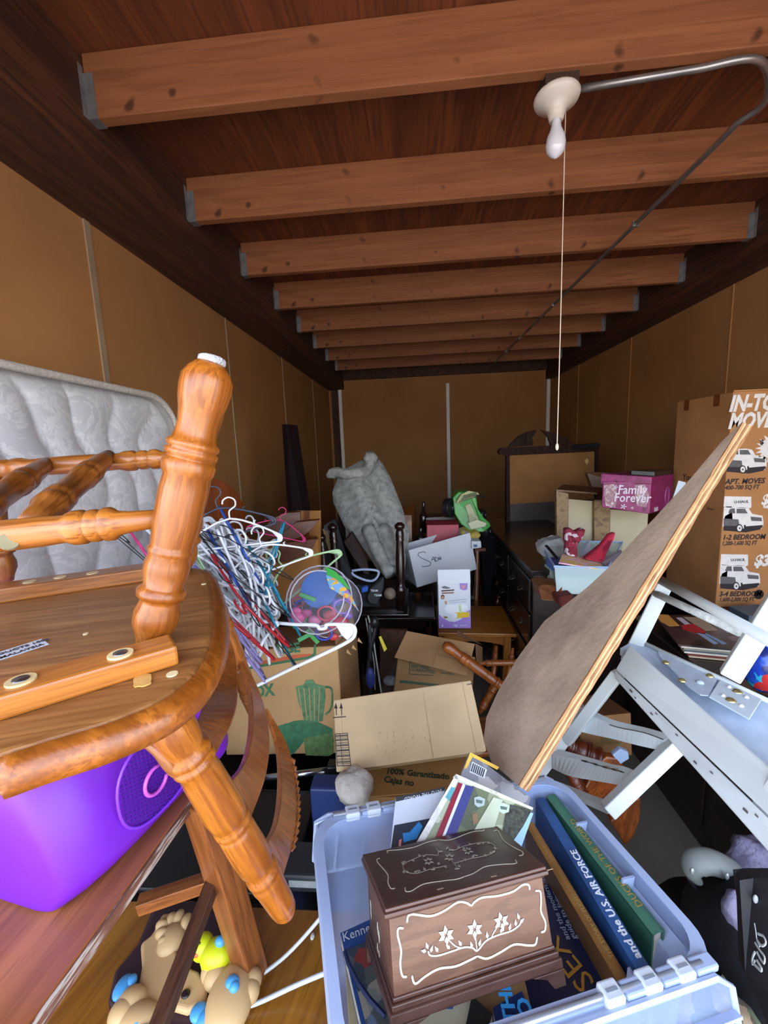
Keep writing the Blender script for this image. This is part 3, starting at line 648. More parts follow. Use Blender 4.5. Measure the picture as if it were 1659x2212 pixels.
# ------------------------------------------------------------------ storage tote with books
tX=V((.946,.313,-.081)).normalized(); tYv=V((.316,-.948,.027)); tD=tX.cross(tYv).normalized(); tYv=tD.cross(tX).normalized()
tO=V((-.213,.711,-.739)); TW,TD=.56,.357; TH=.335
tf=Fr(tO,tX,tYv,tD)     # x along back rim, y towards the viewer, z down
tote=thing('storage_tote',tf(TW/2,TD/2,TH),'clear bluish plastic storage tote full of books, hinged lid flap hanging open','tote')
tp=plain('#9db0d8',.32,var=0,alpha=.62,spec=.5,key='tote'); tp2=plain('#aebfe0',.3,var=0,alpha=.75,spec=.6,key='tote2')
def rr_(w,d,r,z,ins=0,n=7,slx=0):
    out=[]
    for cx,cy,a0 in ((w-ins-r,ins+r,-90),(w-ins-r,d-ins-r,0),(ins+r,d-ins-r,90),(ins+r,ins+r,180)):
        for k in range(n):
            a=math.radians(a0+90*k/(n-1)); out.append(tf(cx+r*math.cos(a),cy+r*math.sin(a),z))
    return out
levels=[(.0,.0,.05),(.03,.002,.05),(.05,.006,.05),(.16,.008,.05),(.165,.012,.05),(.31,.018,.05),(TH,.03,.04)]
vs=[];fs=[]
for z,ins,r in levels: vs+=rr_(TW,TD,r,z,ins)
n=28
for i in range(len(levels)-1):
    for k in range(n): fs.append((i*n+k,i*n+(k+1)%n,(i+1)*n+(k+1)%n,(i+1)*n+k))
fs.append(tuple((len(levels)-1)*n+k for k in range(n)))
MB().add(vs,fs).build('bin_body',tp,tote,smooth=True)
# rim lip
o_=rr_(TW,TD,.055,0,-.012); i_=rr_(TW,TD,.05,0,.004); ob=rr_(TW,TD,.055,.02,-.014); ob0=rr_(TW,TD,.055,.02,-.011)
vs=i_+o_+ob+ob0; fs=[]
for a in range(3):
    for k in range(n): fs.append((a*n+k,a*n+(k+1)%n,(a+1)*n+(k+1)%n,(a+1)*n+k))
MB().add(vs,fs).build('rim',tp2,tote,smooth=False,solid=.0015)
# stepped ribs on the right end wall
rb=MB()
for y in (.10,.22):
    rb.hexa([tf(TW-.004,y,.012),tf(TW-.004,y+.004,.012),tf(TW-.03,y+.004,.012),tf(TW-.03,y,.012)],[tf(TW-.04,y,.30),tf(TW-.04,y+.004,.30),tf(TW-.055,y+.004,.30),tf(TW-.055,y,.30)])
for y0,y1,x in ((.10,.22,.012),(.22,.33,.02),(.03,.10,.016)):
    rb.hexa([tf(TW-.005,y0,.03),tf(TW-.005,y1,.03),tf(TW-x-.006,y1,.05),tf(TW-x-.006,y0,.05)],[tf(TW-.02,y0,.16),tf(TW-.02,y1,.16),tf(TW-x-.02,y1,.165),tf(TW-x-.02,y0,.165)])
rb.build('rib',tp2,tote)
for x in (.07,.44): MB().box(tf(x,TD-.012,.03),tX*.004,-tYv*.02,tD*.26).build('wall_rib',tp2,tote)
MB().box(tf(-.006,.05,.02),tX*.012,tYv*.24,tD*.035).build('handle_lip',tp2,tote,bevel=.004)
# hinge lines and knuckles (front and back)
hw_=plain('#c6ced8',.35,var=0,alpha=.95)
def hinge(y,xs,sgn):
    MB().tube([tf(.03,y,-.004),tf(TW-.03,y,-.004)],.0045,8).build('hinge_rod',plain('#9ea6b2',.25,metal=.5,var=0),tote,smooth=True)
    for x in xs:
        k=MB().box(tf(x,y-.014*1,-.010),tX*.03,tYv*.026,tD*.018).build('hinge_knuckle',hw_,tote,bevel=.004,seg=3)
        MB().box(tf(x+.006,y-.002,-.0112),tX*.018,tYv*.004,tD*.001).build('slot',plain('#7c8490',.5,var=0),k)
    for x in xs:
        MB().box(tf(x+.034,y-.010,-.007),tX*.04,tYv*.02,tD*.012).build('hinge_segment',tp2,tote,bevel=.003)
hinge(TD+.008,(.478,.418,.354),1)
hinge(-.008,(.055,.10,.17,.25,.33),-1)
# front lid flap hanging outwards/down
def flap(y0,dirv,name,L=.19):
    dv=dirv.normalized(); nn=dv.cross(tX).normalized()
    g=lambda x,t,o=0: tf(0,y0,.0)+tX*x+dv*t+nn*o
    pl=[g(.02,.004),g(TW-.02,.004),g(TW+.004,.02),g(TW+.004,L-.05),g(TW-.03,L),g(.03,L),g(-.004,L-.05),g(-.004,.02)]
    o=MB().prism(pl,nn*.003).build(name,plain('#93a6c8',.25,var=0,alpha=.32,spec=.5,key='flap'),tote)
    r=MB(); cyc=pl+[pl[0]]
    r.tube([p+nn*.002 for p in pl],.005,6,closed=True)
    for k in range(9): r.box(g(.04+k*.06,.05,.003),tX*.004,dv*(L-.06),nn*.01)
    for k in range(4): r.beam(g(.06+k*.12,.06,.006),g(.12+k*.12,L-.02,.006),.003,.008,nn)
    r.box(g(.0,.045,.003),tX*TW,dv*.004,nn*.012)
    r.build('lid_rib',tp2,o)
flap(TD+.02,tYv*.30-CU*.0+tD*.95,'lid_flap')
flap(-.02,-tYv*.25+tD*.95,'lid_flap')
# ---- books standing at the right
def zt(x,y,z=-.80): return az(x,y,z)
def book(far,near,th,hgt,label,spine,cover,txts,z=-.80,tilt=.12,leftz=0):
    a,b=az(far[0],far[1],z),az(near[0],near[1],z); L=(b-a); Ln=L.length; L.normalize(); up=V((0,0,1)); wv=up.cross(L).normalized()
    wv=-wv if wv.x>0 else wv   # towards the left
    up2=(up+wv*-tilt*0).normalized()
    bk_=thing('book',a.lerp(b,.5)+wv*th/2-up*hgt,label,'book','hardback books standing in the tote')
    # spine, two covers, page block
    sp_m=MB(); N=8; vs=[];fs=[]
    for e_ in (0,1):
        p=a if e_==0 else b
        for k in range(N+1):
            t=k/N; vs.append(p+wv*th*t+up*(.004*math.sin(math.pi*t)))
        for k in range(N+1):
            t=1-k/N; vs.append(p+wv*th*t+up*(.004*math.sin(math.pi*t)-.004))
    M_=2*(N+1)
    for k in range(M_): fs.append((k,(k+1)%M_,M_+(k+1)%M_,M_+k))
    fs+=[tuple(range(M_))[::-1],tuple(range(M_,2*M_))]
    so_=sp_m.add(vs,fs).build('spine',spine,bk_)
    MB().box(a-up*hgt,wv*.003,L*Ln,up*(hgt-.001)).build('cover',cover,bk_)
    MB().box(a+wv*(th-.003)-up*hgt,wv*.003,L*Ln,up*(hgt-.001)).build('cover',cover,bk_)
    MB().box(a+L*.004+wv*.003-up*(hgt-.004),wv*(th-.006),L*(Ln-.008),up*(hgt-.010)).build('pages',plain('#b9b2a9',.8,var=.1,scale=90),bk_)
    for s_,t0,sz,m_,b_ in txts:
        # text reads from the far end of the spine, letters face the right side
        text(s_,b-L*(Ln*(1-t0))+wv*(th*.22)+up*.0035,-L,wv*-1 if False else wv,sz,m_,so_,bold=b_,sx=.95)
    return a,L,Ln,wv
gold=plain('#b39a58',.35,metal=.4,var=.05); wht=plain('#d5dbe2',.5,var=0)
book((1200,1716),(1436,2010),.024,.22,'dark green hardback book about ducks, against the right wall of the tote',plain('#3d6c58',.5,var=.12,scale=18),plain('#33604d',.5,var=.1,scale=18),[('DUCKS OF THE WORLD',.87,.017,gold,.005)])
book((1178,1724),(1403,2088),.023,.23,'worn blue hardback book lettered U.S. AIR FORCE, left of the green one',plain('#2c5286',.5,var=.2,scale=18),plain('#2a4f84',.5,var=.15,scale=18),[('and the U.S. AIR FORCE',.97,.0185,wht,.02)],z=-.802)
book((1153,1778),(1360,2118),.019,.22,'brown hardback book with gold bands, between the blue book and the wooden box',plain('#8f6534',.45,var=.2,scale=12),plain('#6b4a2c',.5,var=.1),[('THE STORY OF FLIGHT',.9,.010,gold,0)],z=-.815)
# white page end marker near the green book
# ---- navy cover book lying flat
def slab(px,z,th,label,nm,mat,cat='book',page='#c9c2b2',group=None,dz=None,thz=None):
    P_=[az(x,y,z+(dz[i] if dz else 0)) for i,(x,y) in enumerate(px)]
    t=thing(nm,sum(P_,V((0,0,0)))/4-V((0,0,th)),label,cat,group)
    n_=(P_[1]-P_[0]).cross(P_[3]-P_[0]).normalized(); n_=n_ if n_.z>0 else -n_
    c=MB().prism(P_,-n_*.003).build('cover',mat,t,bevel=.0008)
    cen=sum(P_,V((0,0,0)))/4
    MB().prism([p+(cen-p)*.02-n_*.003 for p in P_],-n_*(th-.006)).build('pages',plain(page,.8,var=.1,scale=120),t)
    MB().prism([p-n_*(th-.003) for p in P_],-n_*.003).build('cover',mat,t)
    return t,c,P_,n_
t,c,P_,n_=slab([(1100,1960),(1190,1905),(1330,2150),(1150,2330)],-.86,.03,'large navy blue book with gold letters S E X lying under the wooden box','book',plain('#16203f',.4,var=.15,scale=14))
pa,pb=apl(1287,2122,P_[0]+n_*.0008,n_),apl(1216,2035,P_[0]+n_*.0008,n_)
g2=plain('#b98a3a',.4,metal=.3,var=0)
Xd_=(pb-pa).normalized(); text('SEX',pa,Xd_,n_.cross(Xd_),.050,g2,c,bold=.0,sx=.9)
pa,pb=apl(1232,2030,P_[0]+n_*.0008,n_),apl(1187,1925,P_[0]+n_*.0008,n_); Xd_=(pb-pa).normalized()
text('and the modern family\nguide to living',pa,Xd_,n_.cross(Xd_),.014,plain('#8f93a5',.5,var=0),c)
# filler books supporting the pile (dimly seen between others)
t,c,P_,n_=slab([(735,2015),(800,1985),(900,2290),(800,2300)],-.87,.035,'blue and white magazine with a curved cover between tote wall and wooden box','magazine',plain('#2b4f8c',.45,var=.1),'magazine')
MB().prism([apl(x,y,P_[0]+n_*.001,n_) for x,y in ((750,2052),(805,2030),(900,2290),(810,2290))],n_*.0008).build('cover_picture',patches(['#5c6260','#8a8e88','#3f4a52','#a39a8a','#6d7f96','#93403a'],40,.4),c)
pa,pb=apl(741,2035,P_[0]+n_*.001,n_),apl(800,2012,P_[0]+n_*.001,n_); Xd_=(pb-pa).normalized(); text('Kennedy',pa,Xd_,n_.cross(Xd_),.02,wht,c)
cl_=MB().tube([az(x,y,-.85) for x,y in ((745,2055),(752,2080),(775,2125),(800,2160),(832,2195))],.004,6)
tag(cl_.build('bookmark_ribbon',plain('#1f2c55',.5,var=0),at=az(790,2140,-.85)),'thin navy edging strip curving along the magazine in the tote','strip')
t,c,P_,n_=slab([(1010,2130),(1128,2094),(1160,2230),(1040,2270)],-.835,.03,'tan book lettered GREEKS under the front edge of the wooden box','book',plain('#a8815a',.5,var=.12,scale=20))
pa,pb=apl(1000,2165,P_[0]+n_*.001,n_),apl(1126,2122,P_[0]+n_*.001,n_); Xd_=(pb-pa).normalized(); text('GREEKS',pa-Xd_*.03,Xd_,n_.cross(Xd_),.036,plain('#3d2a1e',.6,var=0),c,bold=.01)
t,c,P_,n_=slab([(1064,2176),(1127,2140),(1165,2225),(1080,2260)],-.80,.02,'small dark blue book with bright cyan letters in front of the tan book','book',plain('#1c2c58',.4,var=.1))
cy=plain('#3a9be0',.4,var=0)
pa,pb=apl(1120,2215,P_[0]+n_*.001,n_),apl(1108,2160,P_[0]+n_*.001,n_); Xd_=(pb-pa).normalized(); text('THE\nJO',pa,Xd_,n_.cross(Xd_),.027,cy,c,bold=.03)
for k,(px,lab,mt) in enumerate((([(880,2160),(1022,2130),(1000,2260),(860,2280)],'cream book with a blue title patch below the wooden box',plain('#cfc6a8',.6,var=.05)),([(1020,2150),(1064,2190),(1045,2250),(1000,2240)],'black and cream paperback between the cream book and the cyan-lettered book',plain('#20201f',.5,var=.05)))):
    t,c,P_,n_=slab(px,-.815+k*.012,.025,lab,'book',mt)
    if k==0:
        MB().prism([apl(x,y,P_[0]+n_*.001,n_) for x,y in ((915,2165),(985,2150),(978,2180),(920,2178))],n_*.0008).build('title_patch',plain('#2f5fa5',.5,var=0),c)
        pa,pb=apl(925,2175,P_[0]+n_*.002,n_),apl(975,2165,P_[0]+n_*.002,n_); Xd_=(pb-pa).normalized(); text('CTR',pa,Xd_,n_.cross(Xd_),.018,wht,c)
t,c,P_,n_=slab([(745,2080),(800,2130),(860,2300),(760,2300)],-.93,.06,'thick cream-edged book at the left inside the tote','book',plain('#cdbd8f',.6,var=.1))
# ---- magazines leaning against the back wall
def leaning(px,ds,th,label,nm,mat,cat,group=None,page='#c9c3b4'):
    P_=[ad(x,y,d) for (x,y),d in zip(px,ds)]
    n_=(P_[1]-P_[0]).cross(P_[3]-P_[0]).normalized(); n_=n_ if n_.dot(P_[0])<0 else -n_
    P_=[P_[0]]+[p-n_*((p-P_[0]).dot(n_)) for p in P_[1:]]
    cen=sum(P_,V((0,0,0)))/4
    t=thing(nm,cen-n_*th/2-V((0,0,.12)),label,cat,group)
    c=MB().prism(P_,-n_*.0012).build('cover',mat,t)
    if th>.004: MB().prism([p+(cen-p)*.01-n_*.0012 for p in P_],-n_*(th-.0024)).build('pages',plain(page,.85,var=.15,scale=150),t); MB().prism([p-n_*(th-.0012) for p in P_],-n_*.0012).build('back_cover',mat,t)
    return t,c,P_,n_
t,c,P_,n_=leaning([(855,1722),(962,1700),(930,1850),(838,1880)],[.86,.86,.76,.76],.012,'white and black magazine titled INTO THE WORLD at the left of the leaning magazines','magazine',plain('#cdd5e2',.4,var=.04),'magazine','magazines leaning in the tote')
def strip(px,m,P_,n_,par,nm='printed_shape',o=.0008): return MB().prism([apl(x,y,P_[0]+n_*o,n_) for x,y in px],n_*.0005).build(nm,m,par)
strip([(855,1722),(962,1700),(960,1708),(855,1732)],plain('#3a3a40',.5,var=0),P_,n_,c)
strip([(852,1783),(945,1765),(930,1850),(838,1880)],plain('#2c3440',.5,var=.1),P_,n_,c)
strip([(870,1800),(885,1798),(905,1775),(913,1785),(900,1812),(872,1820)],plain('#2f86c9',.5,var=0),P_,n_,c,o=.0015)
strip([(862,1815),(868,1812),(866,1828),(861,1828)],plain('#d88a7a',.5,var=0),P_,n_,c,o=.0015)
pa,pb=apl(866,1729,P_[0]+n_*.002,n_),apl(955,1708,P_[0]+n_*.002,n_); Xd_=(pa-pb).normalized(); text('INTO THE WORLD',pb-n_.cross(Xd_)*.003,Xd_,n_.cross(Xd_),.0095,wht,c)
t,c,P_,n_=leaning([(1016,1625),(1146,1723),(1130,1790),(985,1700)],[.93,.895,.86,.89],.010,'grey and yellow magazine with a barcode behind the road atlas','magazine',patches(['#8b8a8c','#5f5d63','#77747c','#a09c9a'],30,.35),'magazine','magazines leaning in the tote')
strip([(1016,1625),(1078,1657),(1074,1663),(1022,1636)],plain('#d8a92c',.5,var=0),P_,n_,c); strip([(1016,1625),(1022,1632),(1008,1660),(1002,1660)],plain('#d8a92c',.5,var=0),P_,n_,c)
strip([(1020,1645),(1052,1662),(1046,1682),(1014,1668)],wht,P_,n_,c,'barcode_label')
for k in range(7): strip([(1022+k*4,1648+k*2.1),(1024+k*4,1649+k*2.1),(1019+k*4,1667+k*2),(1017+k*4,1666+k*2)],bk,P_,n_,c,'barcode',.002)
t,c,P_,n_=leaning([(985,1672),(1152,1745),(1122,1830),(898,1822)],[.85,.81,.74,.765],.014,'worn road atlas with a highway photo on the cover, frontmost of the leaning magazines','magazine',patches(['#8d9478','#a9b295','#6b7558','#b9bfa8','#5a6150'],26,.3),'magazine','magazines leaning in the tote',page='#c4bda6')
strip([(985,1672),(1152,1745),(1150,1750),(978,1680)],plain('#d2cdb8',.6,var=.15,scale=80),P_,n_,c)
strip([(985,1672),(990,1684),(915,1822),(898,1822)],plain('#d8d6cf',.6,var=.1,scale=80),P_,n_,c)
strip([(990,1690),(1002,1695),(952,1822),(935,1822)],plain('#8a1f33',.4,var=.1),P_,n_,c)
strip([(1002,1695),(1024,1700),(978,1822),(955,1822)],plain('#3b3f7c',.4,var=.1),P_,n_,c)
strip([(1000,1692),(1005,1697),(958,1815),(952,1815)],wht,P_,n_,c,o=.0014)
strip([(975,1700),(984,1703),(970,1730),(962,1722)],plain('#5a9aa5',.4,var=0),P_,n_,c,o=.0014)
strip([(1102,1738),(1148,1750),(1122,1822),(1085,1800),(1092,1760)],plain('#3f4238',.6,var=.4,scale=160),P_,n_,c,o=.0012)
strip([(1146,1755),(1152,1757),(1126,1830),(1105,1822),(1130,1785)],plain('#93b9d3',.4,var=.05),P_,n_,c,o=.002)
strip([(1066,1722),(1086,1728),(1064,1800),(1020,1800)],plain('#b9c2a8',.4,var=.1),P_,n_,c,o=.0012)
for cx_,cy_,cl in ((1035,1732,'#a9b8b4'),(1088,1746,'#b9cbb4')):
    strip([(cx_-11,cy_-9),(cx_,cy_-12),(cx_+13,cy_-6),(cx_+11,cy_+8),(cx_-2,cy_+12),(cx_-10,cy_+6)],plain(cl,.4,var=.05),P_,n_,c,'route_sign',.0016)
    strip([(cx_-7,cy_-5),(cx_+8,cy_-2),(cx_+6,cy_+4),(cx_-6,cy_+2)],plain('#5a6a66',.4,var=0),P_,n_,c,'route_sign',.0024)
strip([(1020,1760),(1030,1755),(1034,1775),(1022,1782)],plain('#8a6a4c',.5,var=0),P_,n_,c,o=.0016)
# ---- inlaid wooden jewellery box
jX=V((.94,.332,-.076)).normalized(); jY=V((-.333,.849,-.41)); jZ=jX.cross(jY).normalized(); jY=jZ.cross(jX).normalized()
jf=Fr(V((-.06,.484,-.641)),jX,jY,jZ); jw,jd,jh=.27,.164,.128
jb=thing('jewelry_box',jf(jw/2,jd/2,-jh),'brown wooden chest with white inlaid flowers lying on the books in the tote','box')
jm=wood('#593c2f','#46291f',jX,.35,20,.2,coat=.3,contrast=1.0); jm2=wood('#6e4a34','#583826',jX,.42,20,.2,coat=.15)
def cb_(i,z0,z1,i2=None):
    i2=i if i2 is None else i2
    return [jf(i,i,z0),jf(jw-i,i,z0),jf(jw-i,jd-i,z0),jf(i,jd-i,z0)],[jf(i2,i2,z1),jf(jw-i2,i2,z1),jf(jw-i2,jd-i2,z1),jf(i2,jd-i2,z1)]
b_=MB(); 
body=MB().hexa(*cb_(.008,-jh+.022,-.012)).build('body',jm2,jb,bevel=.0015)
lid=MB(); lid.hexa(*cb_(0.002,-.006,0)); lid.hexa(*cb_(0,-.012,-.005)); lid.hexa(*cb_(.005,-.016,-.011)); lido=lid.build('lid',jm,jb,bevel=.0022,seg=3)
pl=MB(); pl.hexa(*cb_(.003,-jh+.012,-jh+.02)); pl.hexa(*cb_(.0,-jh,-jh+.013)); pl.hexa(*cb_(.006,-jh+.02,-jh+.026))
base=pl.build('plinth',jm,jb,bevel=.002,seg=3)
for x0,x1 in ((0,.05),(jw-.05,jw)):
    for y in (0,jd-.012):
        s_=1 if x0==0 else -1; xa=x0 if x0==0 else x1
        MB().prism([jf(xa,y,-jh),jf(xa,y,-jh-.02),jf(xa+s_*.02,y,-jh-.02),jf(xa+s_*.03,y,-jh-.007),jf(xa+s_*.055,y,-jh)],jY*.012).build('foot',jm,base,bevel=.001)
inl=plain('#c9c4ae',.45,var=.08,scale=60); inw=plain('#dcdcda',.4,var=.03)
def JF(x,y): return apl(x,y,jf(0,.008,0),jY)-jY*.0008
def JT(x,y): return apl(x,y,jf(0,0,0),jZ)+jZ*.0008
def C3(x,y): return 640+x/2.765,1600+y/2.765
def line(fn,pts,r,par,nm='inlay_line',m=inl):
    ps=smooth_path([fn(*C3(*p)) for p in pts],5); MB().tube(ps,[r*.55]+[r]*(len(ps)-2)+[r*.55],6,flat=.4,up=(jY if fn is JF else jZ)).build(nm,m,par)
r1=.0015
for pts in ([(660,1085),(668,1045),(700,1035),(800,1045),(880,1015),(960,965),(1010,965),(1045,985)],[(1045,985),(1065,960),(1110,935),(1200,925),(1290,900),(1350,860),(1385,860),(1393,890)],
  [(640,1118),(610,1120),(605,1160),(625,1250),(620,1330),(632,1400),(660,1408)],[(1425,895),(1455,900),(1460,960),(1460,1020),(1485,1080),(1483,1130),(1460,1143)],
  [(690,1400),(700,1440),(720,1445),(770,1405),(850,1360),(950,1345),(1030,1310),(1080,1285)],[(1080,1285),(1140,1298),(1220,1260),(1300,1215),(1380,1220),(1425,1215),(1438,1170)]):
    line(JF,pts,r1,body)
for pts in ([(548,675),(545,660),(600,655),(700,640),(780,610),(850,595)],[(850,595),(920,595),(1000,565),(1060,545),(1115,540),(1122,532)],[(500,705),(482,712),(490,735),(545,800),(548,850),(565,885),(590,885)],
  [(1180,542),(1205,540),(1240,600),(1300,640),(1350,665),(1352,685),(1330,690)],[(650,880),(655,903),(690,900),(760,860),(880,840),(960,830),(1005,815)],[(1005,815),(1060,795),(1130,755),(1230,742),(1300,738),(1318,730),(1308,715)]):
    line(JT,pts,.0010,lido)
def leaf(fn,x,y,a,L,w,par,m,k=1.0):
    N=jY*-1 if fn is JF else jZ
    c=fn(*C3(x,y)); Xl=(fn(*C3(x+10*math.cos(a),y+10*math.sin(a)))-c).normalized(); Yl=N.cross(Xl)
    MB().prism([c,c+Xl*L*.35+Yl*w,c+Xl*L,c+Xl*L*.35-Yl*w],N*.0006).build('inlay_petal',m,par)
def flower(fn,x,y,par,s_,m,ph=.3):
    for k in range(6): leaf(fn,x+8*math.cos(ph+k*1.047),y+8*math.sin(ph+k*1.047),ph+k*1.047,.0085*s_,.0026*s_,par,m)
line(JF,[(785,1255),(800,1280),(850,1280),(930,1255),(1000,1232),(1050,1235),(1080,1252),(1130,1195),(1200,1160),(1280,1135),(1330,1100),(1340,1075)],.0011,body,m=inw)
line(JF,[(905,1185),(950,1225),(985,1235)],.0008,body,m=inw); line(JF,[(1065,1150),(1072,1200),(1078,1250)],.0008,body,m=inw); line(JF,[(1215,1085),(1180,1140),(1165,1170)],.0008,body,m=inw)
flower(JF,893,1160,body,1.25,inw,.4); flower(JF,1063,1125,body,1.25,inw,.5); flower(JF,1223,1078,body,1.25,inw,.3)
for x,y,a in ((775,1255,3.3),(785,1240,4.4),(800,1262,5.0),(845,1258,4.2),(915,1240,4.0),(985,1222,4.2),(1050,1235,4.4),(1090,1225,4.9),(1140,1180,4.6),(1215,1145,5.2),(1270,1130,4.9),(1310,1105,4.6),(1335,1085,5.4),(1330,1065,4.4)):
    leaf(JF,x,y,a,.0085,.0022,body,inw)
inl2=plain('#a7a291',.5,var=.1,scale=60)
line(JT,[(845,690),(850,665),(835,648)],.0007,lido,m=inl2)
line(JT,[(845,688),(770,685),(690,715),(640,745),(655,785),(720,795),(800,770),(850,760),(900,748)],.0007,lido,m=inl2)
line(JT,[(900,632),(935,658),(1010,630),(1120,608),(1180,625),(1185,665),(1130,690),(1050,705),(980,725),(945,735)],.0007,lido,m=inl2)
line(JT,[(915,705),(950,745),(965,770)],.0007,lido,m=inl2)
flower(JT,790,723,lido,.9,inl2); flower(JT,915,700,lido,.9,inl2,.6); flower(JT,1025,662,lido,.9,inl2,.2)
for k,(x,y) in enumerate(((845,665),(770,685),(735,695),(690,712),(655,725),(635,745),(640,780),(670,790),(705,790),(735,775),(770,778),(800,770),(830,760),(850,745),(885,750),(940,655),(965,645),(1000,640),(1045,625),(1080,622),(1120,608),(1150,620),(1175,640),(1190,660),(1160,680),(1125,682),(1085,690),(1050,700),(1010,708),(980,760),(945,770),(905,640))):
    leaf(JT,x,y,(k*2.3)%6.28,.0085,.0022,lido,inl2)
def JS(x,y): return apl(x,y,jf(.008,0,0),jX)-jX*.0008
for x,y in ((448,985),(450,1030),(490,1120),(498,1170),(490,1245),(500,1290)):
    c=JS(*C3(x,y)); MB().prism([c+jZ*.008,c+jY*.004,c-jZ*.008,c-jY*.004],-jX*.0006).build('inlay_petal',inl,body)
# wear chips
for x,y in ((860,885),(1180,810),(1515,770)):
    c=JT(*C3(x,y)); MB().cbox(c-jZ*.0005,jX*.01,jY*.002,jZ*.0006).build('worn_spot',plain('#a58a6c',.8,var=.1),lido)
# ------------------------------------------------------------------ lower left: oak table, bath toy, black bins
ZO=-1.115
ot=thing('oak_table',(-.35,.75,ZF),'oak table under the clear tote and the tan bath toy','table')
oy=az(620,1962,ZO).y; oky=wood('#a8701f','#7d4c12',(.25,1,0),.35,14,.05,coat=.2,contrast=1.2)
MB().aabb((-.93,.12,ZO-.025),(.36,oy,ZO)).build('table_top',oky,ot,bevel=.003)
for x,y in ((-.88,.2),(.28,.2),(-.88,oy-.08),(.28,oy-.08)): MB().aabb((x-.03,y-.03,ZF),(x+.03,y+.03,ZO-.025)).build('leg',oky,ot,bevel=.003)
MB().aabb((-.88,oy-.1,ZO-.11),(.25,oy-.08,ZO-.025)).build('apron',oky,ot)
q=az(592,1992,ZO)
tag(MB().prism([q+V((.0,0,0)),q+V((.03,-.002,0)),q+V((.026,.018,0)),q+V((.004,.022,0))],(0,0,.006)).build('knotted_ribbon',patches(['#8e8f74','#b0ae90','#6e6f5a'],80,.8),at=q,bevel=.002),'small crumpled greenish ribbon scrap on the oak table','ribbon')
tag(MB().ell(az(675,2025,ZO)+V((0,0,.003)),.005,.008,.004,8,6).build('paper_scrap',plain('#d8d8d4',.8,var=0),at=az(675,2025,ZO)),'tiny white crumb of paper on the oak table beside the tote','scrap')
# white tube hangers under the tote rim
hg=MB().tube(smooth_path([az(706,1955,ZO+.10),az(690,1985,ZO+.08),az(620,2062,ZO+.03),az(548,2116,ZO+.012),az(500,2140,ZO+.01)],5),.0042,8)
tag(hg.build('clothes_hanger',plain('#c9cdd2',.35,var=0),smooth=True,at=az(548,2120,ZO)),'white wire hanger arm crossing the oak table, the upper of the two by the tote','hanger')
hg=MB().tube(smooth_path([az(712,2098,ZO+.07),az(640,2128,ZO+.03),az(552,2168,ZO+.012),az(480,2188,ZO+.01)],5),.0046,8)
tag(hg.build('clothes_hanger',plain('#c9cdd2',.35,var=0),smooth=True,at=az(552,2168,ZO)),'white wire hanger arm on the oak table, the lower of the two by the tote','hanger')
# bath toy
tan=plain('#c8a574',.5,var=.05,scale=4,key='tan'); mar=plain('#37202c',.35,var=.15,scale=10); blu=plain('#4a9ad6',.4,var=.03); yel=plain('#c9cf1a',.4,var=.04)
ct=az(400,2110,ZO); bt=thing('bath_toy',ct,'tan animal-shaped plastic bath toy with blue bubbles on dark maroon base','toy')
def bz(x,y,h): return az(x,y,ZO+h)
MB().prism([bz(x,y,.0) for x,y in ((330,1985),(360,1968),(420,1962),(480,1990),(505,2040),(500,2120),(480,2212),(420,2260),(300,2260),(235,2190),(250,2120),(300,2060))],(0,0,.03)).build('base',mar,bt,bevel=.01,seg=3)
def blob(x,y,h,rx,ry,rz,m,nm,par=bt,a=0):
    c=bz(x,y,h); ca,sa=math.cos(a),math.sin(a)
    return MB().ell(c,rx,ry,rz,20,14,(V((ca,sa,0)),V((-sa,ca,0)),V((0,0,1)))).build(nm,m,par,smooth=True)
def patch_body(pts,h,th,nm,m=tan,par=bt,bv=.008):
    return MB().prism([bz(x,y,h) for x,y in pts],(0,0,th)).build(nm,m,par,bevel=bv,seg=4,smooth=False)
patch_body([(305,2050),(330,2030),(352,1985),(372,1982),(388,2010),(382,2060),(395,2095),(430,2110),(452,2140),(445,2180),(405,2200),(370,2190),(300,2220),(300,2150),(308,2100)],.03,.018,'body')
# hand/paw upper
for x,y,rx,ry in ((352,2000,.017,.012),(352,2018,.018,.012),(357,2036,.017,.012),(370,1988,.012,.016),(386,1984,.012,.018),(402,1992,.012,.018)):
    blob(x,y,.05,rx,ry,.014,tan,'finger')
blob(370,2030,.045,.028,.035,.02,tan,'paw')
# big paw at right
blob(497,2160,.055,.045,.062,.032,tan,'paw',a=.1)
for x,y in ((455,2098),(483,2075),(510,2080),(530,2095),(545,2118),(540,2142)): blob(x,y,.055,.019,.021,.02,tan,'toe')
blob(468,2110,.055,.026,.024,.022,tan,'toe')
blob(285,2165,.045,.03,.026,.022,tan,'toe'); blob(265,2190,.045,.026,.026,.022,tan,'toe'); blob(300,2205,.045,.04,.03,.022,tan,'paw')
e=blob(401,2147,.050,.009,.008,.004,plain('#20151a',.3,var=0),'eye')
for x,y,rx,ry in ((265,2133,.016,.022),(284,2120,.010,.012),(430,2187,.017,.016),(440,2200,.012,.016),(502,2122,.014,.012),(506,2132,.01,.01),(458,2087,.022,.011),(446,2084,.012,.01),(490,1992,.012,.014),(497,2010,.008,.012),(295,2212,.018,.010),(310,2230,.02,.01),(476,2033,.011,.010)):
    blob(x,y,.085 if (x>495 and y>2100) else (.055 if x!=476 else .10),rx,ry,.010,blu,'bubble')
dk_=thing('rubber_duck',bz(462,2070,.045),'small yellow duck figure with an orange beak sitting on the tan bath toy','toy duck')
def dblob(x,y,h,r,m,nm): 
    c=bz(x,y,h); return MB().ell(c,r[0],r[1],r[2],18,12).build(nm,m,dk_,smooth=True)
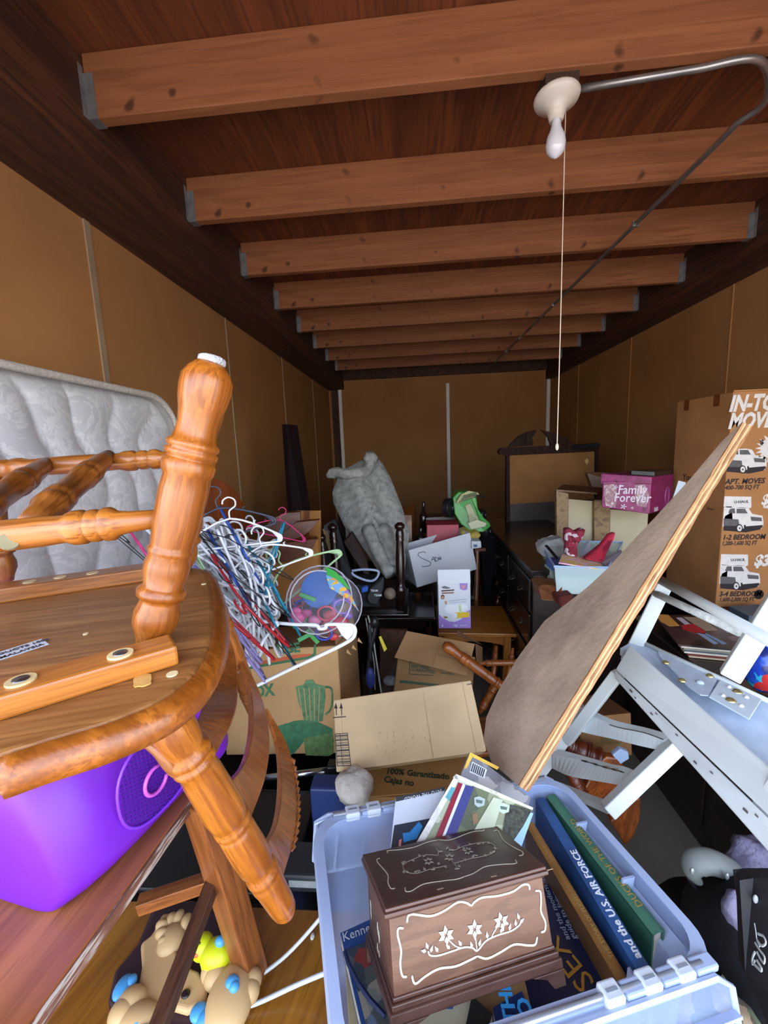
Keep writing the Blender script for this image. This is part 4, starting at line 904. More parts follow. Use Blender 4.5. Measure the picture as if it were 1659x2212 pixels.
dblob(469,2062,.07,(.036,.030,.028),yel,'body'); hd=dblob(438,2045,.075,(.024,.024,.024),yel,'head'); dblob(462,2085,.062,(.026,.02,.02),yel,'wing')
dblob(425,2060,.082,(.009,.007,.006),plain('#d2642a',.4,var=0),'beak'); dblob(431,2038,.096,(.003,.003,.003),plain('#4a4a1a',.3,var=0),'eye')
# black bins behind the oak table
blk=plain('#15161a',.35,var=.2,scale=12,spec=.5); blk2=plain('#2c2f34',.4,var=.15,scale=10)
def lidbox(nm,lab,a,b,col,cat='bin',grp=None,rim=.02):
    t=thing(nm,((a[0]+b[0])/2,(a[1]+b[1])/2,a[2]),lab,cat,grp)
    MB().aabb(a,(b[0],b[1],b[2]-rim)).build('body',col,t,bevel=.008,seg=3)
    MB().aabb((a[0]-.012,a[1]-.012,b[2]-rim),(b[0]+.012,b[1]+.012,b[2])).build('lid',col,t,bevel=.006,seg=3)
    return t
yb=oy+.03
t1=lidbox('storage_bin','black plastic storage bin behind the oak table, below the chair back',(-.95,yb,ZF),(-.36,yb+.30,-1.10),blk)
MB().aabb((-.95,yb-.02,-1.21),(-.37,yb-.0,-1.13)).build('handle_lip',blk2,t1,bevel=.008)
t2=lidbox('storage_bin','black plastic bin under the box with the blender picture',(-1.0,yb+.38,ZF),(-.20,yb+.85,-1.27),blk)
p=lambda x,y,z:az(x,y,z)
tt=thing('metal_tube',az(610,1672,-1.08),'chrome tube with black end clamps lying on the black bins below the blender box','tube')
ta,tb_=az(560,1682,-1.08),az(712,1664,-1.06)
MB().tube([ta,tb_],.011,14).build('tube',plain('#b8bdc6',.2,metal=1,var=0),tt,smooth=True)
MB().cbox(tb_+V((.02,0,0)),(.05,0,.005),(0,.04,0),(0,0,.06)).build('clamp',blk,tt,bevel=.006)
MB().cbox(ta+V((-.01,0,0)),(.03,0,.0),(0,.03,0),(0,0,.03)).build('clamp',blk,tt,bevel=.006)
MB().tube([tb_+V((.02,0,-.03)),tb_+V((.03,.0,-.36))],.02,10).build('support',blk,tt,smooth=True)
t3=thing('tool_case',az(640,1900,-1.10),'small grey and black case with a pale label, left of the tote','case')
c=az(650,1895,-1.09)
MB().cbox(c+V((0,.03,.0)),(.18,0,0),(0,.10,0),(0,0,.05)).build('body',blk2,t3,bevel=.01,seg=3)
MB().cbox(c+V((.01,-.021,.005)),(.07,0,0),(0,.001,0),(0,0,.02)).build('paper_label',plain('#9fa6a4',.6,var=.1,scale=40),t3)
# black shoes / handles clutter at (700,1750)
rr=random.Random(11)
for k,(x,y,r,sh) in enumerate(((718,1700,.022,'round black castor wheel hanging beside the chrome tube'),(700,1735,.016,'dark grey knob below the black clamp, left of the tote corner'))):
    q=az(x,y,-1.12+.0*k); tag(MB().ell(q,r,r*.6,r,16,10).build(['castor_wheel','control_knob'][k],blk2,smooth=True,at=q),sh,['wheel','knob'][k])
q=az(735,1775,-1.0); tag(MB().ell(q,.03,.02,.022,16,10).build('plastic_cup',plain('#b3c2df',.35,var=.03,alpha=.9),smooth=True,at=q),'small pale blue plastic lid lying outside the tote corner','lid')
# ------------------------------------------------------------------ centre boxes
grn=plain('#2f6b45',.6,var=.15,scale=50); grn2=plain('#4d7a50',.6,var=.2,scale=60); orng=plain('#b5522c',.6,var=.1)
# blender box
X=V((.992,-.02,.055)).normalized(); kY=V((.06,.97,-.2)); kZ=X.cross(kY).normalized(); kY=kZ.cross(X).normalized()
kTR=ad(729,1395,1.56); kO=kTR-X*.47; kw,kd,kh=.47,.40,.40; kf=Fr(kO,X,kY,kZ)
kb=thing('kitchen_box',kf(kw/2,kd/2,-kh),'worn moving box printed with a green blender and BOX lettering, heaped with hangers','box')
cbm=cardboard('#bb9467','k')
b=MB(); b.hexa([kf(0,0,-kh),kf(kw,0,-kh),kf(kw,kd,-kh),kf(0,kd,-kh)],[kf(0,0,0),kf(kw,0,0),kf(kw,kd,0),kf(0,kd,0)]); kb1=b.build('carton',cbm,kb,bevel=.006)
MB().hexa([kf(kw-.01,0.01,0),kf(kw+.0,kd*.9,0),kf(kw+.0,kd*.9,.004),kf(kw-.01,.01,.004)],[kf(kw-.02,.03,.10),kf(kw-.01,kd*.85,.12),kf(kw-.01,kd*.85,.124),kf(kw-.02,.03,.104)]).build('flap',cbm,kb)
def KF(x,y): return apl(x,y,kO,kY)-kY*.0012
def kpoly(pts,m,z=0,nm='printed_shape'): return MB().prism([KF(x,y)-kY*.0005*z for x,y in pts],kY*.0008).build(nm,m,kb1)
def c4(pts): return [(480+x/2.44,1340+y/2.44) for x,y in pts]
kpoly(c4([(120,262),(470,200),(495,180),(495,130),(485,125),(480,175),(460,188),(110,250)]),grn)
kpoly(c4([(125,245),(460,190),(470,175),(380,182),(150,225)]),orng)
kpoly(c4([(280,575),(300,555),(380,530),(470,520),(580,570),(590,640),(430,640),(380,700),(340,720),(310,640)]),grn)
kpoly(c4([(430,620),(585,590),(588,700),(560,715),(440,710)]),plain('#5b7a42',.6,var=.2,scale=60),1)
kpoly(c4([(388,350),(430,340),(440,315),(480,312),(490,335),(540,345),(545,400),(530,530),(440,540),(400,420)]),grn2,2)
for k in range(5): kpoly(c4([(400+k*28,355),(405+k*28,354),(430+k*20,525),(426+k*20,526)]),cbm,3)
hp=[KF(*p_) for p_ in c4([(545,350),(575,360),(580,420),(570,470),(545,495)])]; MB().tube(smooth_path(hp,5),.004,6).build('printed_shape',grn2,kb1)
pa,pb=KF(*c4([(165,405)])[0]),KF(*c4([(275,392)])[0]); Xd_=(pb-pa).normalized(); Zd=kY.cross(Xd_); Zd=-Zd if Zd.z<0 else Zd
text('BOX',pa-Xd_*.022,Xd_,Zd,.060,grn,kb1,bold=.04,sx=.85)
pa,pb=KF(*c4([(330,172)])[0]),KF(*c4([(460,160)])[0]); Xd_=(pb-pa).normalized(); Zd=kY.cross(Xd_); Zd=-Zd if Zd.z<0 else Zd
text('RGE',pa-Xd_*.03,Xd_,Zd,.05,grn,kb1,bold=.04)
# torn paper edges
for x,y in ((760,1400),(772,1385),(748,1410)):
    q=ad(x,y,1.6); MB().prism([q,q+V((.02,0,-.01)),q+V((.005,0,.015))],(0,.001,0)).build('torn_edge',plain('#c49a66',.8),kb)
# plain shipping box
aX=V((.989,.101,.109)).normalized(); aZ=V((-.14,.882,.449)); aY=aZ.cross(aX).normalized(); aY=aY if aY.z<0 else -aY; aZ=aX.cross(aY).normalized(); aZ=aZ if aZ.y>0 else -aZ
aY0=V((.03,.74,-.67)).normalized(); aO=ad(720,1512,1.36); TR_=apl(1017,1469,aO,aY0); BL_=apl(728,1668,aO,aY0)
af,aw,ah=corner_frame(aO,TR_,BL_); aX,aY,aZ=af.X,af.Y,af.Z; adp=.16; print('AMZ',aw,ah,(TR_-aO).angle(BL_-aO))
ab=thing('shipping_box',af(aw/2,adp,-ah/2),'plain tan shipping box with two up-arrows and a barcode, tilted mid-pile','box')
acm=cardboard('#d0b58f','a')
b=MB(); b.hexa([af(0,0,-ah),af(aw,0,-ah),af(aw,adp,-ah),af(0,adp,-ah)],[af(0,0,0),af(aw,0,0),af(aw,adp,0),af(0,adp,0)]); ac=b.build('carton',acm,ab,bevel=.004)
ink2=plain('#2b2a30',.6,var=0)
def AF(x,y): return apl(x,y,aO,aY)-aY*.001
def apoly(pts,m=ink2,par=None,nm='printed_mark'): return MB().prism([AF(x,y) for x,y in pts],aY*.0006).build(nm,m,par or ac)
def aline(p,q,w=.0014,nm='printed_mark'): 
    a,b_=AF(*p),AF(*q); d=(b_-a).normalized(); s_=d.cross(aY)*w; return MB().prism([a-s_,b_-s_,b_+s_,a+s_],aY*.0006).build(nm,ink2,ac)
for cx_ in (600,628):
    x=480+cx_/2.44; 
    apoly([(x-4,1340+465/2.44),(x-.5,1340+435/2.44),(x+3.5,1340+465/2.44)],nm='up_arrow'); aline((x,1340+450/2.44),(x+1,1340+500/2.44),nm='up_arrow')
aline(c4([(585,513)])[0],c4([(652,508)])[0])
bc=c4([(595,600),(660,595),(678,765),(607,768)])
for i in range(4): aline(bc[i],bc[(i+1)%4],.001,'barcode')
for k,t in enumerate((.06,.1,.16,.2,.28,.33,.37,.44,.5,.53,.6,.66,.7,.78,.82,.88,.93)):
    l=(bc[0][0]+(bc[3][0]-bc[0][0])*t,bc[0][1]+(bc[3][1]-bc[0][1])*t); r=(bc[1][0]+(bc[2][0]-bc[1][0])*t,bc[1][1]+(bc[2][1]-bc[1][1])*t)
    aline(l,r,.0006+.0008*(k%3==0),'barcode')
aline(bc[0] if False else ((bc[0][0]*.6+bc[1][0]*.4),bc[0][1]),((bc[3][0]*.6+bc[2][0]*.4),bc[3][1]),.0008,'barcode')
aline(c4([(1290,338)])[0],c4([(1318,335)])[0],.0012)
MB().cbox(af(.30,-.0004,-.11),aX*.0012,aY*.001,aZ*.19).build('crease',plain('#a58a68',.8,var=0),ac)
MB().cbox(af(.025,-.0004,-.115),aX*.0008,aY*.001,aZ*.22).build('crease',plain('#a58a68',.8,var=0),ac)
MB().cbox(af(aw-.03,-.0004,-.115),aX*.0008,aY*.001,aZ*.22).build('crease',plain('#a58a68',.8,var=0),ac)
sm_=plain('#8a7a6a',.8,var=.1)
rs_=random.Random(5)
for k in range(26):
    u_,v_=(rs_.uniform(.13,.19),rs_.uniform(-.19,-.11)) if k<14 else (rs_.uniform(.22,.30),rs_.uniform(-.17,-.11))
    MB().cbox(af(u_,-.0004,v_),aX*.0012,aY*.0008,aZ*rs_.uniform(.003,.009)).build('smudge',sm_,ac)
# box with 100% garantizado flap under it
ZG=-1.125; gX=V((1,0,0)); gTL=az(788,1722,ZG); gf=Fr(gTL,gX,(0,1,0),(0,0,1))
gb=thing('moving_box',gf(.16,.15,-.47),'brown moving box lettered 100% Garantizado half hidden between shipping box and tote','box')
gh=gTL.z-ZF
gc=MB().hexa([gf(0,0,-gh),gf(.36,0,-gh),gf(.36,.30,-gh),gf(0,.30,-gh)],[gf(0,0,0),gf(.36,0,0),gf(.36,.30,0),gf(0,.30,0)]).build('carton',cardboard('#9c7243','g'),gb,bevel=.004)
gfl=MB().prism([az(x,y,ZG+.003) for x,y in ((797,1645),(1010,1635),(1012,1705),(789,1723))],V((0,0,.003))).build('flap',cardboard('#a67b49','gf'),gb)
n_=V((0,0,1)); G0=V((0,0,ZG+.0065))
for s_,(x0,y0),(x1,y1),sz in (('100% Garantizado',(833,1671),(930,1680),.030),('Cajas no',(828,1689),(905,1700),.030)):
    pa,pb=apl(x0,y0,G0,n_),apl(x1,y1,G0,n_); Xd_=(pb-pa).normalized(); text(s_,pa,Xd_,n_.cross(Xd_),sz*1.25,plain('#233a2a',.6,var=0),gfl,bold=.025,sx=.8)
q=ad(765,1700,1.2); wb=tag(MB().ell(q,.055,.05,.05,24,16).build('plastic_bag',plain('#cfcac2',.5,var=.1,scale=14,bumpk=.5),smooth=True,at=q-V((0,0,.06)),rough_disp=(.03,.04)),'crumpled off-white bag between the shipping box and the tote rim','bag')
q=ad(690,1705,1.2); tag(MB().aabb((q.x-.03,q.y,ZF),(q.x+.09,q.y+.06,q.z)).build('crate',plain('#23356b',.5,var=.1),at=V((q.x,q.y,ZF)),bevel=.006),'narrow dark blue plastic crate between the black bins and the garantizado box','crate')
# open box with flap
oTL,oTR,oBL=ad(862,1395,1.90),ad(1027,1420,1.86),ad(852,1500,1.86)
of,ow,oh=corner_frame(oTL,oTR,oBL)
obx=thing('moving_box',of(ow/2,.13,-oh),'open brown box with BEST PRICE GUARANTEED print, flap folded over its front','box')
oc=cardboard('#98754f','o')
m_=MB(); th=.004; hh=.34
fr_box(m_,of,(0,0,-hh),(ow,th,0)); fr_box(m_,of,(0,.26,-hh),(ow,.26+th,0)); fr_box(m_,of,(0,0,-hh),(th,.26,0)); fr_box(m_,of,(ow-th,0,-hh),(ow,.26,0)); fr_box(m_,of,(0,0,-hh),(ow,.26,-hh+th))
ocar=m_.build('carton',oc,obx)
fl=[ad(x,y,d) for x,y,d in ((879,1363,1.88),(1026,1391,1.84),(1008,1460,1.76),(852,1420,1.79))]
fn=(fl[1]-fl[0]).cross(fl[3]-fl[0]).normalized(); fn=fn if fn.y<0 else -fn
ofl=MB().prism(fl,-fn*.004).build('flap',cardboard('#a07c55','o2'),obx)
cr=plain('#7d5e3f',.8,var=0)
for a_,b_ in (((952,1378),(935,1440)),((935,1412),(1020,1432)),((993,1400),(975,1452))): 
    MB().beam(apl(*a_,fl[0]+fn*.0006,fn),apl(*b_,fl[0]+fn*.0006,fn),.0012,.0008,fn).build('crease',cr,ofl)
MB().prism([ad(x,y,d) for x,y,d in ((1027,1391,1.85),(1041,1398,1.97),(1041,1430,1.97),(1029,1432,1.86))],(.003,0,0)).build('flap',cardboard('#7a5a3c','o3'),obx)
MB().prism([ad(x,y,d) for x,y,d in ((988,1362,2.0),(1040,1392,2.0),(1000,1378,1.98),(987,1374,1.98))],(0,.003,0)).build('flap',cardboard('#6b4d33','o4'),obx)
dg=plain('#2f4a30',.6,var=.1)
pa,pb=apl(888,1441,of(0,0,0),of.Y)-of.Y*.001,apl(940,1447,of(0,0,0),of.Y)-of.Y*.001; Xd_=(pb-pa).normalized(); Zd=Xd_.cross(of.Y); Zd=Zd if Zd.z>0 else -Zd
text('BEST PRICE\nGUARANTEED',pa,Xd_,Zd,.018,dg,ocar,bold=.03,sx=.95)
O_=of(0,-.0008,0)
def OP(x,y): return apl(x,y,O_,of.Y)
for pts in ([(884,1429),(944,1436),(944,1438),(884,1431)],[(884,1455),(936,1458),(936,1460),(884,1457)],[(884,1429),(886,1429),(886,1457),(884,1457)],[(863,1469),(948,1478),(948,1483),(863,1475)]):
    MB().prism([OP(*p_) for p_ in pts],of.Y*.0005).build('printed_shape',dg,ocar)
pa=OP(952,1455); text('your home',pa,Xd_,Zd,.013,dg,ocar,bold=.02)
# junk filling under the front boxes so that they rest on something
def filler(nm,a,b,lab,cat,m):
    o=MB().aabb(a,b).build(nm,m,at=((a[0]+b[0])/2,(a[1]+b[1])/2,a[2]),bevel=.006); return tag(o,lab,cat)
filler('crate',(-.10,1.86,ZF),(.26,2.1,-1.36),'dark crate low in the pile beneath the open brown box','crate',blk2)
0 and filler('carton',(.0,1.15,ZF),(.32,1.42,-1.16),'brown carton low in the pile below the shipping box','carton',cardboard('#7a5c3e','fl'))
# oak stool with diaper box
sX=V((1,.008,-.02)).normalized(); sf=Fr((.109,2.253,-1.052),(1,.01,-.03),(0,1,.03),(.03,-.03,1))
sw,sd_=.455,.40; ow_=wood('#b0702c','#8a5018',(1,0,0),.35,18,.06,coat=.25)
sto=thing('side_table',sf(sw/2,sd_/2,-.45),'small square honey-oak side table carrying the purple and white diaper carton','table')
MB().hexa([sf(0,0,-.022),sf(sw,0,-.022),sf(sw,sd_,-.022),sf(0,sd_,-.022)],[sf(0,0,0),sf(sw,0,0),sf(sw,sd_,0),sf(0,sd_,0)]).build('table_top',ow_,sto,bevel=.004)
ol=wood('#b0702c','#8a5018',(0,0,1),.35,18,.06,coat=.2)
for x in (.03,sw-.07):
    for y in (.02,sd_-.06): m_=MB(); fr_box(m_,sf,(x,y,-.45),(x+.04,y+.04,-.022)); m_.build('leg',ol,sto,bevel=.003)
m_=MB(); 
pts=[(.07,-.022),(sw-.07,-.022),(sw-.07,-.085)]+[(sw-.07-(sw-.14)*t,-.085+.022*math.sin(math.pi*t)) for t in (.2,.4,.5,.6,.8)]+[(.07,-.085)]
m_.prism([sf(a,.028,b) for a,b in pts],sf.d(0,.015,0)).build('apron',ow_,sto)
m_=MB(); m_.prism([sf(sw-.05,.06+(sd_-.12)*t,-.022) for t in (0,1)]+[sf(sw-.05,.06+(sd_-.12)*t,-.085) for t in (1,0)],sf.d(.012,0,0)).build('apron',ow_,sto)
# diaper carton
dz=-1.048; dTL=ad(946,1256,2.30); dBL=ad(948,1357,2.30); 
df=Fr(dBL,(1,.0,.0),(0,1,0),(0,0,1)); dw=(ad(1016,1357,2.30)-dBL).length; dh=.262; dd=.12
dbx=thing('diaper_box',df(dw/2,dd/2,0),'white and purple diaper carton with an open lid standing on the oak side table','box')
wpr=plain('#cfd2da',.45,var=.02); vio=plain('#9a7cc4',.45,var=.03)
dcar=MB(); fr_box(dcar,df,(0,0,0),(dw,dd,dh)); dcar=dcar.build('carton',wpr,dbx,bevel=.003)
fr=MB(); fr.box(df(0,.0,dh-.0),df.d(dw,0,0),df.d(0,.003,0),df.d(0,.012,.075)).build('flap',plain('#cdd2d9',.5,var=.02),dbx)
def DP(u,v,o=.0008): return df(u*dw,-o,v*dh)
def dq(pts,m,o=.0008,nm='printed_shape'): return MB().prism([DP(u,v,o) for u,v in pts],(0,.0005,0)).build(nm,m,dcar)
dq([(0,0),(1,0),(1,.42),(.86,.36),(.7,.2),(.5,.14),(.3,.16),(.12,.24),(0,.32)],vio)
dq([(.66,1),(.92,1),(.9,.86),(.8,.84),(.68,.87)],vio); dq([(.72,.95),(.85,.96),(.82,.88),(.74,.88)],plain('#c28a8a',.5,var=0),.0014)
dq([(.45,.34),(.52,.36),(.96,.36),(.96,.25),(.5,.22),(.42,.28)],plain('#d9b62e',.5,var=0),.0014); dq([(.44,.33),(.5,.36),(.58,.33),(.58,.25),(.5,.22),(.42,.27)],plain('#d9dde6',.5,var=0),.002)
dq([(.1,.85),(.5,.87),(.5,.84),(.1,.82)],plain('#4a3c3a',.5,var=0),.0014); dq([(.1,.80),(.5,.81),(.48,.78),(.12,.77)],plain('#8a5a42',.5,var=0),.0014); dq([(.1,.92),(.2,.95),(.4,.9),(.3,.88),(.15,.89)],plain('#6a6a70',.5,var=0),.0014)
dq([(.08,.73),(.14,.76),(.2,.73),(.18,.66),(.1,.65)],plain('#5d3a2a',.5,var=0),.0014); dq([(.11,.72),(.17,.72),(.16,.67),(.12,.66)],plain('#c9946e',.5,var=0),.002); dq([(.2,.62),(.28,.6),(.24,.52),(.2,.56)],plain('#b98466',.5,var=0),.0014)
dq([(.18,.45),(.3,.53),(.88,.53),(.92,.44),(.75,.37),(.45,.3),(.25,.36)],plain('#dfe3e6',.5,var=0),.0012); dq([(.62,.52),(.7,.52),(.72,.36),(.66,.34)],plain('#b9cf96',.5,var=0),.0018)
dq([(.3,.62),(.9,.66),(.9,.64),(.3,.60)],plain('#a9b0ba',.5,var=0),.0014); dq([(.36,.58),(.86,.6),(.86,.585),(.36,.565)],plain('#a9b0ba',.5,var=0),.0014)
dq([(.14,.27),(.24,.27),(.3,.24),(.2,.22)],plain('#7a6a20',.5,var=0),.0014)
text('4',DP(.08,.03),(1,0,0),(0,0,1),.022,wht,dcar,bold=.02); text('156',DP(.44,.035),(1,0,0),(0,0,1),.018,wht,dcar,bold=.02); text('COUNT',DP(.66,.045),(1,0,0),(0,0,1),.012,wht,dcar)
# SADIE box
sX=V((.939,.287,.187)).normalized(); sZ=V((-.179,-.055,.982)); sY=sZ.cross(sX).normalized(); sZ=sX.cross(sY).normalized()
sO=V((-.052,2.488,-.616)); saf=Fr(sO,sX,sY,sZ); w_,d_,h_=.42,.166,.253
sb_=thing('cardboard_box',saf(w_/2,d_/2,-h_),'white open cardboard box with a handwritten word, tilted on dark furniture','box')
swh=plain('#c3c5cb',.6,var=.04,scale=5,bumpk=.05)
m_=MB()
for a,b in (((0,0,-h_),(w_,.004,0)),((0,d_-.004,-h_),(w_,d_,0)),((0,0,-h_),(.004,d_,0)),((w_-.004,0,-h_),(w_,d_,0)),((0,0,-h_),(w_,d_,-h_+.004))): fr_box(m_,saf,a,b)
sc=m_.build('carton',swh,sb_,bevel=.001)
mk=plain('#4b4a55',.6,var=0)
def SF(x,y): return apl(700+x/3.687,960+y/3.687,sO,sY)-sY*.001
def stroke(pts,r=.0022): MB().tube([SF(*p) for p in smooth_path([(x,y,0) for x,y in pts],5) for p in [(p[0],p[1])]],r,5).build('hand_lettering',mk,sc)
for s_ in ([(808,865),(795,855),(760,862),(748,880),(775,905),(820,925),(848,940),(845,960),(820,970),(778,972)],[(855,925),(870,895),(878,915),(882,930)],[(862,917),(880,912)],[(885,895),(888,932)],[(885,897),(905,905),(908,922),(890,932)],[(912,898),(915,915)],[(912,878),(914,882)],[(922,912),(932,905),(926,896),(920,903),(922,918),(930,908+4)]):
    stroke(s_)
# loose turned chair parts: tipped small chair
sc2=thing('dining_chair',ad(1070,1560,1.95),'glossy brown turned-leg chair lying on its side behind the shipping box','chair')
def tl(p,q,r,nm='leg',st='leg'): MB().lathe(p,q,turned(0,0,r,st),20).build(nm,oak(q-p,'#a8602a','#73380f'),sc2,smooth=True)
tl(ad(1100,1494,1.68),ad(958,1391,1.72),.0215)
tl(ad(1030,1433,2.02),ad(1150,1430,2.0),.0125,'stretcher','stretcher')
tl(ad(1072,1395,2.15),ad(1060,1500,2.05),.011,'spindle','stretcher'); tl(ad(1075,1470,1.93),ad(1035,1540,1.95),.015,'spindle','stretcher'); tl(ad(1108,1400,2.1),ad(1090,1500,2.0),.011,'spindle','stretcher')
MB().prism([az(x,y,-1.38) for x,y in ((1020,1560),(1180,1540),(1200,1620),(1030,1640))],(0,0,.03)).build('seat',oak((1,0,0),'#a8602a','#73380f'),sc2,bevel=.01)
# ------------------------------------------------------------------ mattress
def ax_(x,y,X0): r=ray(x,y); return r*(X0/r.x)
mx0=-.95
pA,pB=ax_(-40,745,mx0),ax_(388,866,mx0)
mt_=thing('mattress',V((mx0-.1,(pA.y+pB.y)/2,-1.4)),'white damask quilted mattress standing on edge against the left wall','mattress')
m,nt,b=_new('damask'); n1=nz(nt,9,6,.7); n1.inputs['Distortion'].default_value=1.8; n2=nz(nt,30,3)
nt.links.new(ramp(nt,n1.outputs[0],[(.46,'#c3c3c8'),(.5,'#dadadd'),(.56,'#cbcbd0')]),b.inputs['Base Color']); b.inputs['Roughness'].default_value=.55; b.inputs['Sheen Weight'].default_value=.3
bump(nt,b,n1.outputs[0],.35,.006); dam=m
zt_=pB.z; y0,y1=pA.y-.3,pB.y; zb_=-1.42
rc=.16
def mface(u,v):
    y=y0+(y1-y0)*u; z=zb_+(zt_-zb_)*v
    # rounded top far corner
    if y>y1-rc and z>zt_-rc:
        dy,dz=y-(y1-rc),z-(zt_-rc); L=math.hypot(dy,dz); mxx=max(dy,dz); k=mxx/L if L>0 else 1; y=y1-rc+dy*k; z=zt_-rc+dz*k
    w=(y-y0)/.15+.34*math.sin(z*13+y*5)+.10*math.sin(z*29); fr_=abs(math.sin(math.pi*w))**.45
    e_=min(1,min((1-u)*(y1-y0),(1-v)*(zt_-zb_))/.05)
    lean=(z-zb_)*-.03
    return V((mx0+lean+.020*fr_*e_-.012*(1-e_)**2,y,z))
MB().grid(mface,220,90).build('quilted_face',dam,mt_,smooth=True)
ed=[mface(k/60,1)+V((-.006,0,.004)) for k in range(61)]; ed=[p for p in ed]; edg=[]
for k in range(61): 
    y=y0+(y1-rc-y0)*k/60; edg.append(V((mx0-.05+.0,y,zt_+.004)))
for k in range(1,9):
    a=math.pi/2*(1-k/8); edg.append(V((mx0-.05,y1-rc+rc*math.cos(a),zt_+.004-rc+rc*math.sin(a))))
for k in range(1,20): edg.append(V((mx0-.05+.03*k/20,y1,zt_-rc-(zt_-rc-zb_)*k/19)))
pip=plain('#c4bcb2',.7,var=.12,scale=120,bumpk=.4)
MB().tube([p+V((.03,0,.0)) for p in edg],.011,8).build('piping',pip,mt_,smooth=True)
MB().tube([p-V((.12,0,0)) for p in edg],.011,8).build('piping',pip,mt_,smooth=True)
bn=MB(); vs=[];fs=[]
for p in edg: vs+=[p+V((.03,0,-.004)),p+V((-.12,0,-.004))]
for k in range(len(edg)-1): fs.append((2*k,2*k+1,2*k+3,2*k+2))
bn.add(vs,fs).build('border',plain('#b5b1ad',.6,var=.06,scale=30,bumpk=.3),mt_,smooth=True)
# ------------------------------------------------------------------ leaning things on the left wall
pl0,pl1=ad(1,1,1),None
q=lambda x,y,d:ad(x,y,d)
mb=MB().prism([q(619,916,2.75),q(643,919,2.85),q(672,1110,2.85),q(720,1450,2.75),q(655,1450,2.65)],(-.04,.02,0)).build('dark_plank',plain('#1c0f11',.8,var=.1,spec=.15),at=q(690,1450,2.7),bevel=.004)
tag(mb,'narrow dark plank standing upright against the left wall','plank')
# round table leaf behind hangers
c=ax_(430,1180,-.93); 
rt=thing('round_tabletop',V((c.x,c.y,-1.35)),'reddish-brown round tabletop on edge behind the hanger heap, beside the mattress','tabletop')
edge=[ax_(x,y,-.96+.0*k) for k,(x,y) in enumerate(((395,1070),(402,1042),(425,1030),(455,1030),(482,1040),(507,1058),(525,1085),(535,1120),(538,1170),(530,1230),(510,1330),(400,1330)))]
MB().prism(edge,(-.03,.02,0)).build('panel',wood('#c0601f','#8f4312',(0,.2,1),.35,14,.05,coat=.2),rt,bevel=.004)
# cardboard box with curved table leaves in it
bx1=thing('cardboard_box',q(640,1300,2.1),'brown cardboard carton holding curved wooden leaves behind the hanger heap','box')
cbx=cardboard('#a8743f','b1')
F1=[q(545,1175,2.0),q(693,1105,2.15)]
MB().prism([q(641,1103,2.22),q(693,1103,2.18),q(693,1245,2.18),q(641,1245,2.22)],(.0,.004,0)).build('flap',cbx,bx1)
MB().prism([q(658,1103,2.19),q(668,1103,2.185),q(668,1160,2.185),q(658,1160,2.19)],(.0,.002,0)).build('tape',tp_,bx1)
MB().hexa([q(545,1300,1.95),q(690,1300,2.05),q(690,1300,2.4),q(560,1300,2.4)],[q(545,1170,1.95),q(688,1165,2.05),q(685,1150,2.4),q(560,1150,2.4)]).build('carton',cbx,bx1,bevel=.004)
q3=q(640,1300,2.1)
lfw=wood('#7a4524','#4f2813',(1,0,.3),.4,18,.06,coat=.15)
def leafp(pts,d,lab):
    P_=[q(x,y,d) for x,y in pts]; o=MB().prism(P_,(.0,.02,.004)).build('wooden_leaf',lfw,at=sum(P_,V((0,0,0)))/len(P_)-V((0,0,.05)),bevel=.002); return tag(o,lab,'tabletop')
leafp([(545,1180),(560,1150),(590,1120),(615,1108),(648,1106),(648,1128),(620,1155),(590,1168)],1.93,'curved brown wooden leaf, upper one in the carton behind the hangers')
leafp([(575,1170),(600,1160),(640,1128),(690,1123),(672,1146),(650,1160),(610,1172)],1.90,'curved brown wooden leaf, middle one in the carton behind the hangers')
leafp([(575,1200),(600,1175),(650,1168),(685,1164),(670,1195),(640,1215),(590,1215)],1.88,'curved dark wooden leaf, lowest in the carton behind the hangers')
# ------------------------------------------------------------------ hanger heap
def hanger_proto(nm,kind='tube'):
    """in local space: bar along x, hook up z"""
    if kind=='tube':
        r=.0048; m_=MB(); pts=smooth_path([V(p) for p in ((0,0,0),(.05,0,-.012),(.12,0,-.045),(.19,0,-.085),(.208,0,-.1),(.205,0,-.118),(.19,0,-.122),(.1,0,-.122),(0,0,-.122),(-.1,0,-.122),(-.19,0,-.122),(-.205,0,-.118),(-.208,0,-.1),(-.19,0,-.085),(-.12,0,-.045),(-.05,0,-.012))],2)
        m_.tube(pts,r,6,closed=True)
        for s_ in (1,-1): m_.prism([V((s_*.165,-.002,-.072)),V((s_*.2,-.002,-.092)),V((s_*.212,-.002,-.106)),V((s_*.205,-.002,-.124)),V((s_*.185,-.002,-.122)),V((s_*.19,-.002,-.105))],(0,.004,0)); m_.tube([V((s_*.10,0,-.034)),V((s_*.095,0,-.02)),V((s_*.105,0,-.018))],.003,5)
        h=MB().tube(smooth_path([V(p) for p in ((0,0,-.004),(0,0,.03),(.012,0,.042),(.028,0,.055),(.026,0,.08),(.002,0,.092),(-.02,0,.08),(-.024,0,.064))],3),.0036,6)
    else:
        m_=MB(); m_.tube([V(p) for p in ((0,0,0),(.2,0,-.09),(.215,0,-.105),(.2,0,-.115),(-.2,0,-.115),(-.215,0,-.105),(-.2,0,-.09))],.0018,5,closed=True)
        h=MB().tube(smooth_path([V(p) for p in ((0,0,0),(0,0,.03),(.022,0,.05),(.018,0,.078),(0,0,.088),(-.02,0,.076))],3),.0018,5)
    return m_,h
WH=plain('#e6ebf3',.35,var=.04,spec=.5,key='hg')
protos={}
